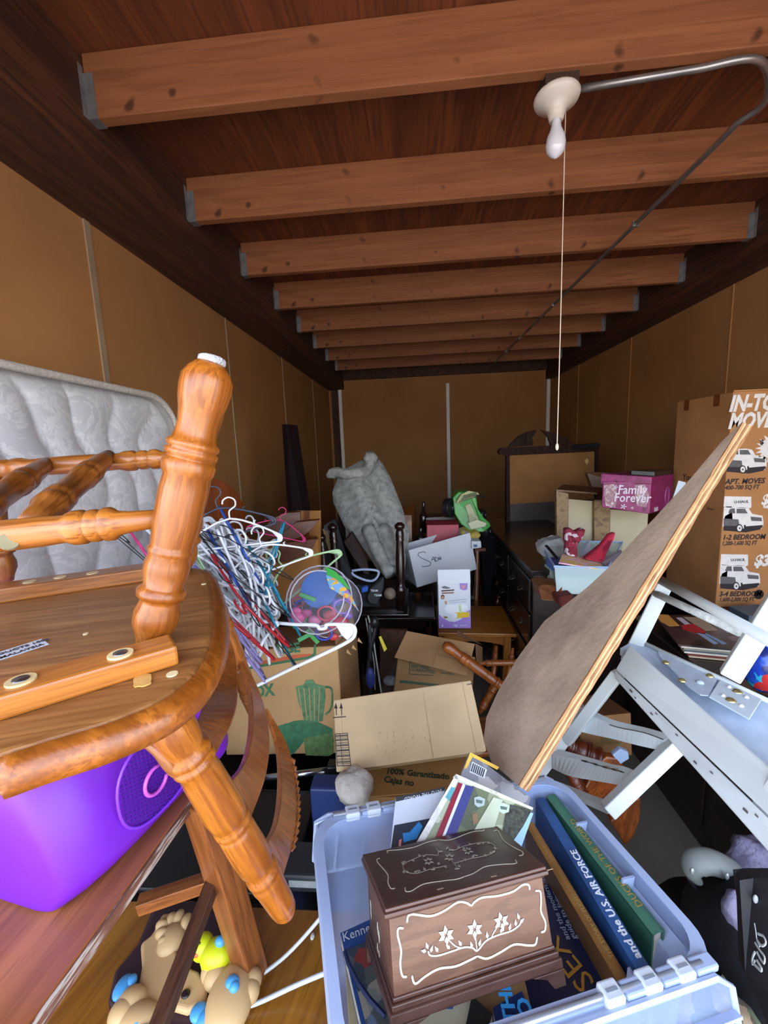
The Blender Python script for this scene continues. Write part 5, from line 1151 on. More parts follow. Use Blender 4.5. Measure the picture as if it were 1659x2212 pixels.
def hanger(M_,mat,kind,label,group=None):
    key=(mat.name,kind)
    if key not in protos:
        a,b_=hanger_proto('',kind); o=a.build('clothes_hanger',mat,smooth=True); h=b_.build('hook',mat,o,smooth=True); protos[key]=(o,h); first=True
    else:
        o0,h0=protos[key]; o=o0.copy(); COL.objects.link(o); h=h0.copy(); COL.objects.link(h); h.parent=o
    o.matrix_world=M_; tag(o,label,'hanger',group)
    if not group and 'group' in o: del o['group']
    return o
rh=random.Random(21)
def place(px,py,d,dirang,spin,mat,kind,label,group=None,sc=1.0,tip=0):
    c=ad(px,py,d); a=math.radians(dirang); Xv=(CR*math.cos(a)-CU*math.sin(a)+CF*tip).normalized()
    Nn=(-CF).cross(Xv).normalized(); s_=math.radians(spin); up=(Nn*math.cos(s_)+(-CF)*math.sin(s_)).normalized(); Yv=up.cross(Xv).normalized()
    if label==WG[0]:
        for lx,lz in ((.21,-.11),(-.21,-.11),(.02,.09)):
            w_=c+up*.06+Xv*lx+up*lz; pxx=W/2+F*w_.dot(CR)/w_.dot(CF); pyy=H/2-F*w_.dot(CU)/w_.dot(CF)
            if pyy<1118 or pyy>1425 or pxx>640 or (pxx>600 and pyy>1230): return None
    M_=Matrix.Identity(4)
    for i in range(3): M_[i][0]=Xv[i]*sc; M_[i][1]=Yv[i]*sc; M_[i][2]=up[i]*sc; M_[i][3]=(c+up*.06*sc)[i]
    return hanger(M_,mat,kind,label,group)
WG=('white plastic hanger, one of many tangled in the heap on the blender box','white plastic hangers in the heap')
cnt=0
while cnt<50:
    t=rh.random(); cx=455+150*t+rh.uniform(-25,25); cy_=1165+175*t+rh.uniform(-75,60)
    if cy_>1330 or cx<430 or (cx>585 and cy_>1215) or cx>600: continue
    d=1.40+rh.uniform(-.10,.30)+(.1 if cy_<1180 else 0)
    cl=rh.random(); ang=rh.gauss(52,20) if rh.random()<.8 else rh.uniform(-30,150); sp_i=rh.choice([rh.uniform(-65,65),rh.uniform(60,110),rh.uniform(-110,-60)])
    if place(cx,cy_,d,ang,sp_i,WH,'tube',WG[0],WG[1],tip=rh.uniform(-.6,.6)): cnt+=1
BLK=plain('#17181d',.4,var=0); RED=plain('#b3202c',.35,var=0); LIL=plain('#8f87bd',.35,var=0); TEA=plain('#1f7fa0',.35,var=0); BLU=plain('#2b4fa8',.35,var=0); GRN=plain('#a9c99a',.4,var=0); PNK=plain('#d8377f',.4,var=0); GRY=plain('#3a3f4d',.35,var=0)
for x,y,a,s_ in ((490,1215,47,80),(515,1240,43,85),(540,1290,48,70),(500,1180,25,60),(560,1330,55,75)):
    place(x,y,1.27,a,s_,BLK,'wire','thin black wire hanger running diagonally across the hanger heap','black wire hangers across the heap')
for x,y,a,s_,l in ((497,1335,44,70,'red plastic hanger, lower of the two in the heap'),(535,1300,50,80,'red plastic hanger, upper of the two in the heap')):
    place(x,y,1.24,a,s_,RED,'tube',l,sc=.9)
for x,y,a in ((490,1345,58),(503,1360,60),(480,1320,55)): place(x,y,1.22,a,75,LIL,'tube','lilac plastic hanger at the lower left of the hanger heap','lilac hangers in the heap',sc=.95)
for x,y,a,d in ((590,1270,60,1.36),(575,1245,110,1.38),(585,1330,65,1.36)): place(x,y,d,a,70,TEA,'tube','teal plastic hanger beside the toy jar in the heap','teal hangers in the heap',sc=.9)
for x,y,a in ((530,1200,62),(508,1250,60)): place(x,y,1.33,a,70,BLU,'tube','dark blue plastic hanger in the upper part of the heap','dark blue hangers in the heap',sc=.9)
place(635,1245,1.5,-40,20,GRN,'tube','pale green plastic hanger poking out right of the heap',sc=.9)
place(420,1195,1.30,60,60,GRN,'tube','pale green plastic hanger behind the upturned chair leg',sc=.7)
place(600,1140,1.82,12,-10,PNK,'tube','small pink child hanger lying on the curved wooden leaves',sc=.62,tip=.3)
place(310,1190,1.2,55,60,plain('#d8377f',.4,var=.01),'tube','bright pink hanger lying behind the upturned seat, by the mattress',sc=.6)
place(285,1185,1.25,40,60,BLK,'wire','black hanger lying behind the upturned seat, by the mattress',sc=.8)
place(480,1128,1.35,-14,10,GRY,'tube','dark grey plastic hanger on top of the hanger heap',sc=.8,tip=.2)
place(575,1205,1.35,-18,8,WH,'tube','white plastic hanger standing out at the right shoulder of the heap',sc=.72,tip=.3)
place(500,1150,1.32,-5,5,WH,'tube','white plastic hanger lying flat on top of the heap below the grey one',sc=.75,tip=.3)
# big front hanger
bh=thing('clothes_hanger',ad(600,1380,1.30),'large white tubular hanger in front of the toy jar, frontmost on the blender box','hanger')
def hp_(x,y,d=1.3): return ad(x,y,d)
body_pts=smooth_path([hp_(603,1346),hp_(640,1349,1.29),hp_(682,1350,1.28),hp_(690,1358,1.275),hp_(704,1356,1.27),hp_(706,1349,1.27),hp_(745,1349,1.26),hp_(764,1353,1.255),hp_(767,1368,1.25),hp_(755,1384,1.25),hp_(700,1412,1.25),hp_(620,1449,1.25),hp_(543,1487,1.25)],4)
MB().tube(body_pts,.0058,8).build('bar',WH,bh,smooth=True)
MB().tube(smooth_path([hp_(603,1346),hp_(575,1375,1.29),hp_(562,1400,1.28),hp_(566,1408,1.28),hp_(558,1418,1.28),hp_(549,1410,1.28),hp_(545,1420,1.28),hp_(527,1442,1.28)],4),.0055,8).build('hook',WH,bh,smooth=True)
MB().tube(smooth_path([hp_(603,1346),hp_(560,1342,1.3),hp_(535,1352,1.3),hp_(529,1370,1.3),hp_(534,1410,1.28),hp_(541,1440,1.27)],4),.0055,8).build('bar',WH,bh,smooth=True)
MB().prism([hp_(725,1350,1.262),hp_(764,1352,1.256),hp_(766,1368,1.254),hp_(750,1383,1.254),hp_(738,1372,1.26)],(0,.004,0)).build('shoulder_web',WH,bh)
# ------------------------------------------------------------------ toy jar
jc=ad(700,1300,1.47); jax=(CR*.28-CU*.55+V((0,-.75,.1))*0).normalized()
jar=thing('toy_jar',ad(705,1385,1.5),'clear round plastic tub of colourful toys with a blue lid, lying on the blender box','toy tub')
axd=(-CF*.80+CU*.30+CR*-.12).normalized(); jr=.122
jp,jq=jc+axd*.09,jc-axd*.13
cp_=plain('#c9c4d6',.12,var=0,alpha=.13,spec=.9,key='jar')
MB().lathe(jq,jp,[(0,.75*jr),(.05,.95*jr),(.3,jr),(.8,jr),(.92,.95*jr),(1,.78*jr)],32).build('tub',cp_,jar,smooth=True)
for t,rad in ((1.0,.78*jr),(.9,.96*jr),(.1,.97*jr)):
    A1=axd.orthogonal().normalized(); B1=axd.cross(A1); cc=jq.lerp(jp,t)
    MB().tube([cc+(A1*math.cos(k*.2618)+B1*math.sin(k*.2618))*rad for k in range(24)],.0028,6,closed=True).build('ring',plain('#d3cfdc',.15,var=0,alpha=.7),jar,smooth=True)
def jd(x,y,o=.0): return apl(x,y,jc+axd*o,axd)
lidm=plain('#1668c0',.35,var=.03)
cc=jd(690,1272,.02); MB().lathe(cc-axd*.004,cc+axd*.004,[(0,.068),(1,.068)],28).build('blue_disc',lidm,jar,smooth=False,bevel=.002)
tm=[plain(c,.4,var=0) for c in ('#c92a4a','#2f9a48','#e05a9a','#3046b8','#8f6ac9','#c94040','#3a9f5a','#d77aa5')]
rj=random.Random(3)
tspec=[(655,1310,3,.03,'ring'),(735,1345,0,.028,'blob'),(712,1352,5,.03,'blob'),(640,1335,2,.03,'blob'),(675,1375,1,.03,'strip'),(645,1300,0,.022,'ring'),(665,1290,1,.03,'strip'),(662,1325,2,.02,'blob'),(705,1325,0,.03,'ring'),(715,1330,5,.026,'blob'),(740,1310,4,.03,'ring'),(690,1275,1,.018,'strip'),(648,1345,1,.03,'strip'),(700,1368,3,.028,'ring'),(725,1300,3,.02,'blob'),(680,1340,7,.022,'blob'),(640,1320,2,.018,'blob'),(720,1375,5,.018,'blob'),(660,1375,6,.028,'strip'),(750,1330,4,.018,'blob')]
for k,(x,y,ci,r,kind) in enumerate(tspec):
    c=jd(x,y,rj.uniform(-.04,.05))
    if kind=='ring': m_=MB().tube([c+(CR*math.cos(t*.45)+CU*math.sin(t*.45)*.8)*r for t in range(14)],.004,6,closed=True); nm='toy_ring'
    elif kind=='strip':
        a=rj.uniform(-1,1.5); dv=CR*math.cos(a)+CU*math.sin(a); m_=MB().beam(c-dv*r,c+dv*r,.014,.006,CF); nm='toy_block'
    else: m_=MB().ell(c,r*1.1,r*.6,r*.8,12,8); nm='toy_bead'
    tag(m_.build(nm,tm[ci],smooth=(kind!='strip'),at=c),['crimson','green','pink','blue','violet','red','bright green','rose'][ci]+' plastic toy piece inside the clear tub, '+['at its left side','high inside','near the centre','low inside','at its right side'][(0 if x<660 else 4 if x>735 else 1 if y<1300 else 3 if y>1340 else 2)],'toy','toys in the clear tub')
lb=patches(['#2f9a3a','#d9a52a','#6c9ad0','#d0a84a','#7a4a9a','#3f9a4a'],60,.4)
vs=[];fs=[]
A1=CR*1.0; A1=(A1-axd*A1.dot(axd)).normalized(); B1=axd.cross(A1).normalized(); B1=B1 if B1.dot(CU)>0 else -B1
for k in range(13):
    a=math.radians(8+62*k/12); n_=A1*math.cos(a)+B1*math.sin(a)
    for t,rad in ((.42,jr+.0015),(1.0,.80*jr)): 
        if t==1.0: p_=jq.lerp(jp,.93)+n_*(.96*jr)
        else: p_=jq.lerp(jp,t)+n_*rad
        vs.append(p_)
for k in range(12): fs.append((2*k,2*k+1,2*k+3,2*k+2))
def jl(pts,m,o): MB().prism([apl(x,y,jc+axd*o,axd) for x,y in pts],axd*.0015).build('paper_label',m,jar)
jl([(704,1224),(722,1233),(742,1250),(758,1275),(752,1272),(728,1252),(706,1242)],plain('#2f9a3a',.4,var=.05),.092)
jl([(704,1242),(726,1251),(750,1272),(764,1296),(776,1322),(760,1302),(735,1284),(712,1270)],patches(['#d9a52a','#6c9ad0','#d0b84a','#8a6ab0','#5fa0c0','#c98a3a'],70,.4),.093)
# ------------------------------------------------------------------ dark furniture in the middle
dk1=wood('#24130f','#120907',(1,0,0),.22,16,.06,coat=.4); dk2=wood('#2a1611','#150b08',(0,0,1),.25,20,.1,coat=.4)
dt=thing('end_table',ad(850,1345,2.3)*1.0,'glossy black-brown end table with a scalloped apron below the white lettered box','table')
zt2=az(941,1334,-.93).z
e0,e1=ay(790,1336,az(941,1334,-.93).y),az(941,1334,-.93)
yy=e1.y
MB().aabb((e0.x-.12,yy,-.952),(e1.x,yy+.42,-.93)).build('table_top',dk1,dt,bevel=.006,seg=3)
apx=[(e0.x-.08,-.952),(e1.x-.03,-.952),(e1.x-.03,-1.0)]
n_=14
for k in range(n_+1):
    t=k/n_; apx.append((e1.x-.06-(e1.x-.03-(e0.x-.08)-.06)*t,-1.0-.018*math.sin(t*math.pi*2)*(1 if t<.5 else -1)))
MB().prism([V((x,yy+.03,z)) for x,z in apx],(0,.015,0)).build('apron',dk1,dt)
for x in (e0.x-.08,e1.x-.06):
    for y in (yy+.03,yy+.36): MB().aabb((x,y,ZF),(x+.035,y+.035,-.952)).build('leg',dk2,dt,bevel=.004)
# upturned dark table: apron frame + turned legs pointing up
ut=thing('side_table',ad(760,1330,2.45),'dark turned-leg side table lying upside down, legs pointing up behind the tub','table')
ua,ub_=ad(720,1300,2.42),ad(872,1290,2.42)
z0=-.928
MB().aabb((ua.x+.02,2.18,z0),(ub_.x+.03,2.62,z0+.02)).build('table_top',dk1,ut,bevel=.005)
MB().aabb((ua.x+.03,2.22,z0+.02),(ub_.x,2.24,z0+.10)).build('apron',dk1,ut)
MB().aabb((ua.x+.03,2.56,z0+.02),(ub_.x,2.58,z0+.10)).build('apron',dk1,ut)
def dleg(b0,t0,d,r=.026):
    p_,q_=ad(b0[0],b0[1],d),ad(t0[0],t0[1],d)
    L=[(0,1.0),(.2,1.0),(.21,1.15),(.24,1.2),(.27,.9),(.3,.8),(.34,1.0),(.6,1.0),(.78,.85),(.8,1.0),(.82,.85),(.84,1.0),(.88,.9),(.92,.75),(.93,1.1),(.97,1.15),(.985,.8),(1,.5)]
    MB().lathe(p_,q_,[(t,k*r) for t,k in L],18).build('leg',dk2,ut,smooth=True)
dleg((866,1318),(863,1128),2.32); dleg((735,1330),(718,1130),2.40); dleg((708,1330),(694,1153),2.28,.022)
# black board and brown planks
o=MB().prism([ad(x,y,d) for x,y,d in ((700,1135,2.85),(725,1120,2.88),(760,1200,2.8),(775,1290,2.8),(700,1290,2.8))],(0,.02,0)).build('black_board',plain('#141518',.35,var=.05),at=ad(740,1300,2.6)); tag(o,'black board leaning behind the upturned dark table legs','board')
o=MB().prism([ad(x,y,d) for x,y,d in ((742,1172,2.52),(760,1151,2.52),(792,1205,2.5),(800,1260,2.45),(775,1225,2.48))],(0,.03,.01)).build('wooden_block',wood('#3a1f14','#241109',(1,0,-1),.4,20,.1),at=ad(775,1240,2.5),bevel=.003); tag(o,'dark brown wooden plank tilted against the grey rug','plank')
for k in range(3):
    o=MB().beam(ad(698+k*4,1143+k*2,2.5),ad(712+k*4,1190+k*2,2.45),.008,.006).build('wood_strip',plain('#b9a27a',.6,var=.1),at=ad(712,1190,2.5)); tag(o,'thin pale wooden slat between the two dark legs','slat','pale slats between the dark legs')
# laundry basket handle, cables, straps
lb_=thing('laundry_basket',ad(790,1300,2.25),'dark basket with a pale blue rim in front of the grey rug','basket')
MB().tube(smooth_path([ad(x,y,2.22) for x,y in ((760,1233),(785,1230),(812,1232),(818,1238),(812,1250),(800,1255),(780,1250),(764,1242),(760,1236))],4),.007,8).build('rim',plain('#9fb2d0',.4,var=0),lb_,smooth=True)
for k in range(6): MB().tube([ad(768+k*8,1246,2.24),ad(774+k*8,1278,2.28)],.003,5).build('basket_rib',blk,lb_)
MB().hexa([ad(758,1310,2.2),ad(820,1310,2.2),ad(820,1312,2.4),ad(760,1312,2.4)],[ad(758,1262,2.26),ad(816,1268,2.26),ad(812,1240,2.42),ad(765,1240,2.42)]).build('body',plain('#1b1d24',.5,var=.1),lb_)
o=MB().cbox(ad(788,1272,2.15),(.035,0,.01),(0,.03,0),(0,0,.03)).build('toy_block',plain('#2f5fc0',.4,var=0),at=ad(788,1280,2.15),bevel=.006); tag(o,'bright blue plastic piece beside the black straps','toy')
o=MB().ell(ad(842,1282,2.2),.032,.032,.032,18,12).build('ball',plain('#7a6a5c',.6,var=.25,scale=40),smooth=True,at=ad(842,1295,2.2)); tag(o,'small brown mottled ball beside the dark turned leg','ball')
o=MB().prism([ad(x,y,2.18) for x,y in ((790,1290),(800,1270),(830,1245),(828,1275),(815,1310),(795,1305))],(0,.05,0)).build('black_bag',plain('#15161a',.6,var=.1),at=ad(810,1305,2.2),bevel=.01); tag(o,'black bag with two white lettered straps in front of the dark turned leg','bag')
for (x,y) in ((800,1278),(808,1288)): text('TEAM',ad(x,y,2.165),CR,CU,.016,wht,o,bold=.02)
o=MB().prism([az(x,y,-.905) for x,y in ((795,1296),(840,1292),(842,1304),(800,1308))],(0,0,.004)).build('envelope',plain('#c9c05a',.6,var=.1),at=az(815,1300,-.905)); tag(o,'yellow paper lying under the black bag on the dark table','paper')
cbk=thing('black_cable_bundle',ad(808,1480,1.95),'bundle of black straps and pale cords hanging between blender box and open box','cables')
for k,(pts,r,c_) in enumerate((([(795,1330),(805,1370),(812,1420),(824,1500)],.004,'#9aa39c'),([(790,1335),(798,1380),(808,1430),(810,1490)],.003,'#8a938c'),([(812,1340),(808,1370),(800,1400),(800,1430)],.012,'#15161a'),([(798,1345),(800,1400),(795,1450),(800,1500)],.010,'#1b1c20'))):
    MB().tube(smooth_path([ad(x,y,1.85) for x,y in pts],4),r,6).build('cord',plain(c_,.5,var=0),cbk,smooth=True)
MB().ell(ad(809,1345,1.85),.02,.02,.03,12,8).build('plug',blk,cbk,smooth=True)
MB().prism([ad(x,y,1.8) for x,y in ((818,1376),(823,1374),(836,1402),(830,1408))],(0,.002,0)).build('tag',plain('#d3c62a',.5,var=0),cbk)
o=MB().ell(ad(800,1465,1.8),.022,.02,.05,14,10).build('blue_bottle',plain('#2d4288',.4,var=.1),smooth=True,at=ad(800,1490,1.8)); tag(o,'dark blue bottle standing right of the blender box','bottle')
o=MB().ell(ad(843,1470,1.95),.035,.03,.022,14,10).build('tissue',plain('#9a9fa8',.8,var=.2,scale=30,bumpk=.5),smooth=True,at=ad(843,1480,1.95)); tag(o,'crumpled pale grey tissue left of the open brown box','tissue')
o=MB().prism([ad(x,y,d) for x,y,d in ((820,1360,2.15),(880,1362,2.1),(860,1500,2.0),(822,1500,2.0))],(0,.02,0)).build('stained_board',wood('#5a3a24','#3d2415',(0,0,1),.6,10,.2),at=ad(840,1500,2.05)); tag(o,'stained brown wooden panel behind the open brown box','panel')
# ------------------------------------------------------------------ grey rug
rg=thing('folded_rug',ad(830,1235,2.75),'grey patterned quilted rug folded over and leaning in the back left','rug')
rm=plain('#7f7e7a',.95,var=.25,scale=22,spec=.1,bumpk=.7,key='rug'); rm=plain('#a9aaa5',.95,var=.16,scale=30,spec=.1,bumpk=.8,key='rug')
out=[(735,1014),(751,1011),(779,995),(817,990),(829,1005),(845,1035),(868,1093),(885,1150),(875,1225),(852,1236),(845,1246),(819,1236),(789,1190),(743,1136),(720,1085),(718,1063)]
def rugd(x,y): return 2.95-.45*(y-990)/250
cx0,cy0=800,1110
vs=[]; fs=[]; N=len(out); rings=9
def rp(x,y,off): 
    # broad fold: left roll bulges towards viewer
    lx=x-(752+(y-1000)*.42); bul=.07*math.exp(-(lx/26)**2*.9+0)-.03*math.exp(-((lx-38)/9)**2)
    return ad(x,y,rugd(x,y)-off-bul+.010*math.sin(x*.35+y*.2)+.008*math.sin(y*.33-x*.15))
dn_=[]
for i in range(N):
    a,b_=out[i],out[(i+1)%N]; 
    for k in range(4): dn_.append((a[0]+(b_[0]-a[0])*k/4,a[1]+(b_[1]-a[1])*k/4))
N=len(dn_)
for r_ in range(rings+1):
    t=r_/rings
    for x,y in dn_: vs.append(rp(cx0+(x-cx0)*t,cy0+(y-cy0)*t,.06*(1-t**4)))
for r_ in range(rings):
    for i in range(N): fs.append((r_*N+i,r_*N+(i+1)%N,(r_+1)*N+(i+1)%N,(r_+1)*N+i))
bo=len(vs)
for x,y in dn_: vs.append(ad(x,y,rugd(x,y)+.10))
for i in range(N): fs.append((rings*N+i,rings*N+(i+1)%N,bo+(i+1)%N,bo+i))
MB().add(vs,fs).build('rug_body',rm,rg,smooth=True)
rl=smooth_path([rp(x,y,.07) for x,y in ((706,1028),(725,1020),(748,1024),(770,1022),(790,1018),(800,1000),(797,985),(815,992))],4)
MB().tube(rl,[.012,.02]+[.036]*(len(rl)-4)+[.03,.02],10).build('rolled_edge',rm,rg,smooth=True,rough_disp=(.03,.04))
rl=smooth_path([rp(x,y,.05) for x,y in ((795,1140),(812,1180),(830,1215),(846,1240))],4); MB().tube(rl,.045,10).build('fold',rm,rg,smooth=True,rough_disp=(.02,.05))
rl=smooth_path([rp(x,y,.05) for x,y in ((826,1140),(840,1180),(855,1225))],4); MB().tube(rl,.045,10).build('fold',rm,rg,smooth=True,rough_disp=(.02,.05))
# dark case lying behind
def solid(nm,pts,off,mat,lab,cat,bev=.003,grp=None,smooth=False):
    P_=[ad(*p_) for p_ in pts]; c=sum(P_,V((0,0,0)))/len(P_); c.z=min(p_.z for p_ in P_)
    return tag(MB().prism(P_,off).build(nm,mat,at=c,bevel=bev,smooth=smooth),lab,cat,grp)
# oak open drawer
dr=thing('drawer',ad(850,1180,2.9),'empty honey-oak drawer box on its side between the grey rug and the red box','drawer')
ok2=wood('#a8672a','#84491a',(1,0,0),.35,18,.06)
MB().hexa([ad(803,1128,2.92),ad(889,1126,2.92),ad(896,1102,3.22),ad(820,1108,3.22)],[ad(803,1115,2.92),ad(889,1113,2.92),ad(896,1092,3.22),ad(820,1099,3.22)]).build('side_panel',ok2,dr)
MB().hexa([ad(875,1180,2.92),ad(890,1180,2.92),ad(899,1150,3.22),ad(896,1150,3.22)],[ad(876,1113,2.92),ad(889,1113,2.92),ad(898,1090,3.22),ad(893,1090,3.22)]).build('side_panel',ok2,dr)
MB().prism([ad(820,1108,3.23),ad(896,1100,3.23),ad(896,1180,3.23),ad(820,1180,3.23)],(0,.01,0)).build('bottom_panel',plain('#4a4036',.7),dr)
MB().prism([ad(803,1128,2.93),ad(812,1128,2.93),ad(812,1180,2.93),ad(803,1180,2.93)],(0,.25,0)).build('side_panel',plain('#3a2c22',.6),dr)
solid('red_box',[(922,1134,2.75),(991,1133,2.75),(992,1175,2.75),(922,1180,2.75)],(0,.2,0),plain('#9a2536',.5,var=.08,scale=20),'flat crimson box standing behind the white lettered box','box')
solid('maroon_case',[(917,1118,2.98),(984,1114,2.98),(986,1150,2.98),(917,1150,2.98)],(0,.15,0),plain('#3a1c1e',.4,var=.08),'dark maroon case behind the crimson box','case')
def lbottle(x0,y0,y1,d,r,lab,mat):
    p_,q_=ad(x0,y1,d),ad(x0+1,y0,d); o=MB().lathe(p_,q_,[(0,r),(.5,r),(.6,r*.9),(.7,r*.4),(.95,r*.4),(1,r*.42)],14).build('bottle',mat,smooth=True,at=p_); return tag(o,lab,'bottle')
lbottle(914,1084,1150,3.0,.028,'tall dark glass bottle left of the maroon case, against the back wall',plain('#1a1010',.15,var=0))
lbottle(908,1140,1185,2.8,.035,'short black jug left of the crimson box',plain('#121214',.2,var=0))
# green toy car
gc=thing('toy_vehicle',ad(1015,1150,2.85),'green plastic toy vehicle with black wheels tipped on its end at the back','toy')
gm=plain('#3f8f35',.35,var=.08,scale=10); cm_=plain('#a8a883',.5,var=.1,scale=20)
G=lambda pts,off,m,nm,bev=.01: MB().prism([ad(*p_) for p_ in pts],off).build(nm,m,gc,bevel=bev,seg=3)
G([(978,1075,2.8),(990,1062,2.8),(1015,1062,2.8),(1030,1075,2.8),(1033,1100,2.8),(1045,1118,2.78),(1058,1130,2.76),(1061,1137,2.76),(1045,1150,2.76),(1015,1148,2.78),(995,1133,2.8),(982,1110,2.8)],(0,.18,0),gm,'chassis')
G([(1004,1092,2.78),(1016,1086,2.78),(1026,1108,2.76),(1036,1124,2.74),(1014,1128,2.74),(1010,1110,2.77)],(0,.03,0),cm_,'seat',.004)
G([(1010,1130,2.735),(1030,1122,2.735),(1052,1130,2.73),(1048,1138,2.73),(1018,1144,2.735)],(0,.03,0),plain('#b3b391',.5,var=0),'hood',.004)
G([(984,1086,2.76),(996,1068,2.76),(1012,1060,2.76),(1032,1064,2.76),(1036,1068,2.76),(1012,1078,2.74),(990,1088,2.75)],(0,.02,0),plain('#a9a878',.5,var=.1,scale=40),'windshield_frame',.003)
for k in range(4): MB().tube([ad(992+k*3,1084-k*4,2.745),ad(1030,1072-k*3,2.745)],.003,5).build('grille_bar',plain('#4a5a4a',.5,var=0),gc)
MB().tube([ad(1030,1070,2.74),ad(1046,1074,2.74)],.005,6).build('mirror_arm',blk,gc)
for x,y,r,ang in ((970,1097,.068,.3),(1050,1147,.05,.2),(1002,1143,.05,0),(1040,1112,.04,.1)):
    c=ad(x,y,2.84); dv=(CR*.75-CF*.55).normalized(); MB().lathe(c-dv*.03,c+dv*.03,[(0,r*.7),(.15,r),(.85,r),(1,r*.7)],24).build('wheel',blk,gc,smooth=False,bevel=.003)
    MB().lathe(c-dv*.034,c+dv*.034,[(0,r*.2),(1,r*.2)],12).build('hub',plain('#5a5a5e',.4,var=0),gc)
solid('yellow_cloth',[(993,1150,2.7),(1005,1146,2.7),(1018,1153,2.7),(1030,1148,2.72),(1040,1156,2.72),(1034,1165,2.7),(1012,1163,2.68),(1000,1158,2.68)],(0,.1,.01),plain('#b9a14a',.8,var=.12,scale=20),'mustard yellow cloth under the green toy vehicle','cloth',.008)
wb_=solid('wipes_box',[(1019,1169,2.6),(1039,1169,2.6),(1040,1183,2.6),(1019,1186,2.6)],(0,.12,0),plain('#b9c0c4',.5,var=.05),'small white box with a blue square right of the lettered box','box')
MB().prism([ad(*p_) for p_ in ((1023,1176,2.595),(1031,1176,2.595),(1031,1182,2.595),(1023,1182,2.595))],(0,.002,0)).build('printed_shape',plain('#3a5a7a',.5,var=0),wb_)
# shelf/dark cabinet that carries these things
o=MB().aabb((.02,2.72,ZF),(.40,3.25,-.70)).build('dark_cabinet',dk1,at=V((.2,3,ZF)),bevel=.006); tag(o,'dark low cabinet carrying the crimson box and the toy vehicle','cabinet')
o=MB().aabb((-.42,2.72,ZF),(-.02,3.25,-.74)).build('dark_chest',dk1,at=V((-.2,3,ZF)),bevel=.006); tag(o,'dark low chest under the honey-oak drawer box','chest')
# dark coat on a chair with wooden legs
wc2=thing('side_chair',ad(1070,1330,2.9),'wooden side chair draped with a black coat between toy vehicle and dresser','chair')
def wleg(pts,d,r): MB().tube(smooth_path([ad(x,y,d) for x,y in pts],4),r,10).build('leg',oak((0,0,1),'#7a4a28','#4f2c14'),wc2,smooth=True)
wleg([(1096,1180),(1096,1240),(1093,1290),(1098,1345)],2.75,[.017]*4+[.018]*4+[.026,.03,.024,.016,.012])
wleg([(1076,1255),(1080,1285),(1072,1305)],2.85,.014); wleg([(1031,1180),(1030,1240),(1028,1310)],2.7,.016)
MB().beam(ad(1025,1188,2.7),ad(1048,1186,2.7),.03,.02).build('seat_rail',oak((1,0,0),'#6a3c20','#432410'),wc2)
solid('black_coat',[(1040,1160,2.85),(1062,1155,2.85),(1082,1158,2.88),(1092,1170,2.9),(1092,1245,2.9),(1076,1262,2.88),(1068,1240,2.86),(1060,1290,2.84),(1046,1292,2.84),(1042,1230,2.84),(1038,1190,2.84)],(0,.12,0),plain('#0f1014',.9,var=.2,scale=20,spec=.1),'black coat hanging over the side chair next to the dark dresser','coat',.02)
# ------------------------------------------------------------------ dresser along the right
dX=az(1150,1228,-.60).x; dy0,dy1=1.98,3.45; dz=-.60
dn2=wood('#241412','#120a09',(0,1,0),.3,14,.06,coat=.3)
ds=thing('dresser',V((dX+.24,(dy0+dy1)/2,ZF)),'dark long dresser with brass-handled drawers receding along the right side','dresser')
MB().aabb((dX,dy0,ZF+.05),(dX+.48,dy1,dz-.025)).build('body',dn2,ds,bevel=.003)
MB().aabb((dX-.015,dy0-.02,dz-.025),(dX+.5,dy1+.02,dz)).build('top',dn2,ds,bevel=.004)
hh_=(dz-.05-ZF-.1)/4
bra=plain('#6f675c',.35,metal=.8,var=.1)
for r_ in range(4):
    for c_ in range(3):
        ya=dy0+.03+c_*(dy1-dy0-.06)/3; yb_=ya+(dy1-dy0-.06)/3-.02; za=ZF+.1+r_*hh_
        d_=MB().aabb((dX-.012,ya,za+.01),(dX,yb_,za+hh_-.01)).build('drawer',dn2,ds,bevel=.004)
        for f_ in (.3,.7):
            yc=ya+(yb_-ya)*f_; zc=za+hh_*.5
            MB().prism([V((dX-.014,yc+a,zc+b_)) for a,b_ in ((-.03,0),(-.02,.012),(0,.016),(.02,.012),(.03,0),(.02,-.012),(0,-.018),(-.02,-.012))],(.002,0,0)).build('handle_plate',bra,d_)
            MB().tube([V((dX-.016,yc-.022,zc)),V((dX-.03,yc-.02,zc-.010)),V((dX-.034,yc,zc-.016)),V((dX-.03,yc+.02,zc-.010)),V((dX-.016,yc+.022,zc))],.003,6).build('handle',bra,d_,smooth=True)
# mirror back on dresser
hd=3.3
mt2=thing('dresser_mirror',ad(1190,1175,hd),'dark dresser mirror seen from its cardboard back, with a broken scrolled crest','mirror')
H_=lambda x,y,o=0:ad(x,y,hd)+V((0,o,0))
dfr=wood('#3a2119','#21110c',(0,0,1),.75,20,.1,spec=.2)
MB().prism([H_(1094,980),H_(1101,981),H_(1102,1172),H_(1094,1172)],(0,.05,0)).build('frame',dfr,mt2)
MB().prism([H_(1286,972),H_(1293,972),H_(1292,1172),H_(1286,1172)],(0,.05,0)).build('frame',dfr,mt2)
MB().prism([H_(1077,975),H_(1083,968),H_(1292,957),H_(1297,962),H_(1294,973),H_(1270,976),H_(1096,984),H_(1080,981)],(0,.07,0)).build('cornice',dfr,mt2,bevel=.003)
MB().prism([H_(1101,981,.02),H_(1287,975,.02),H_(1287,1078,.02),H_(1101,1090,.02)],(0,.01,0)).build('backing_board',cardboard('#8c6038','mb'),mt2)
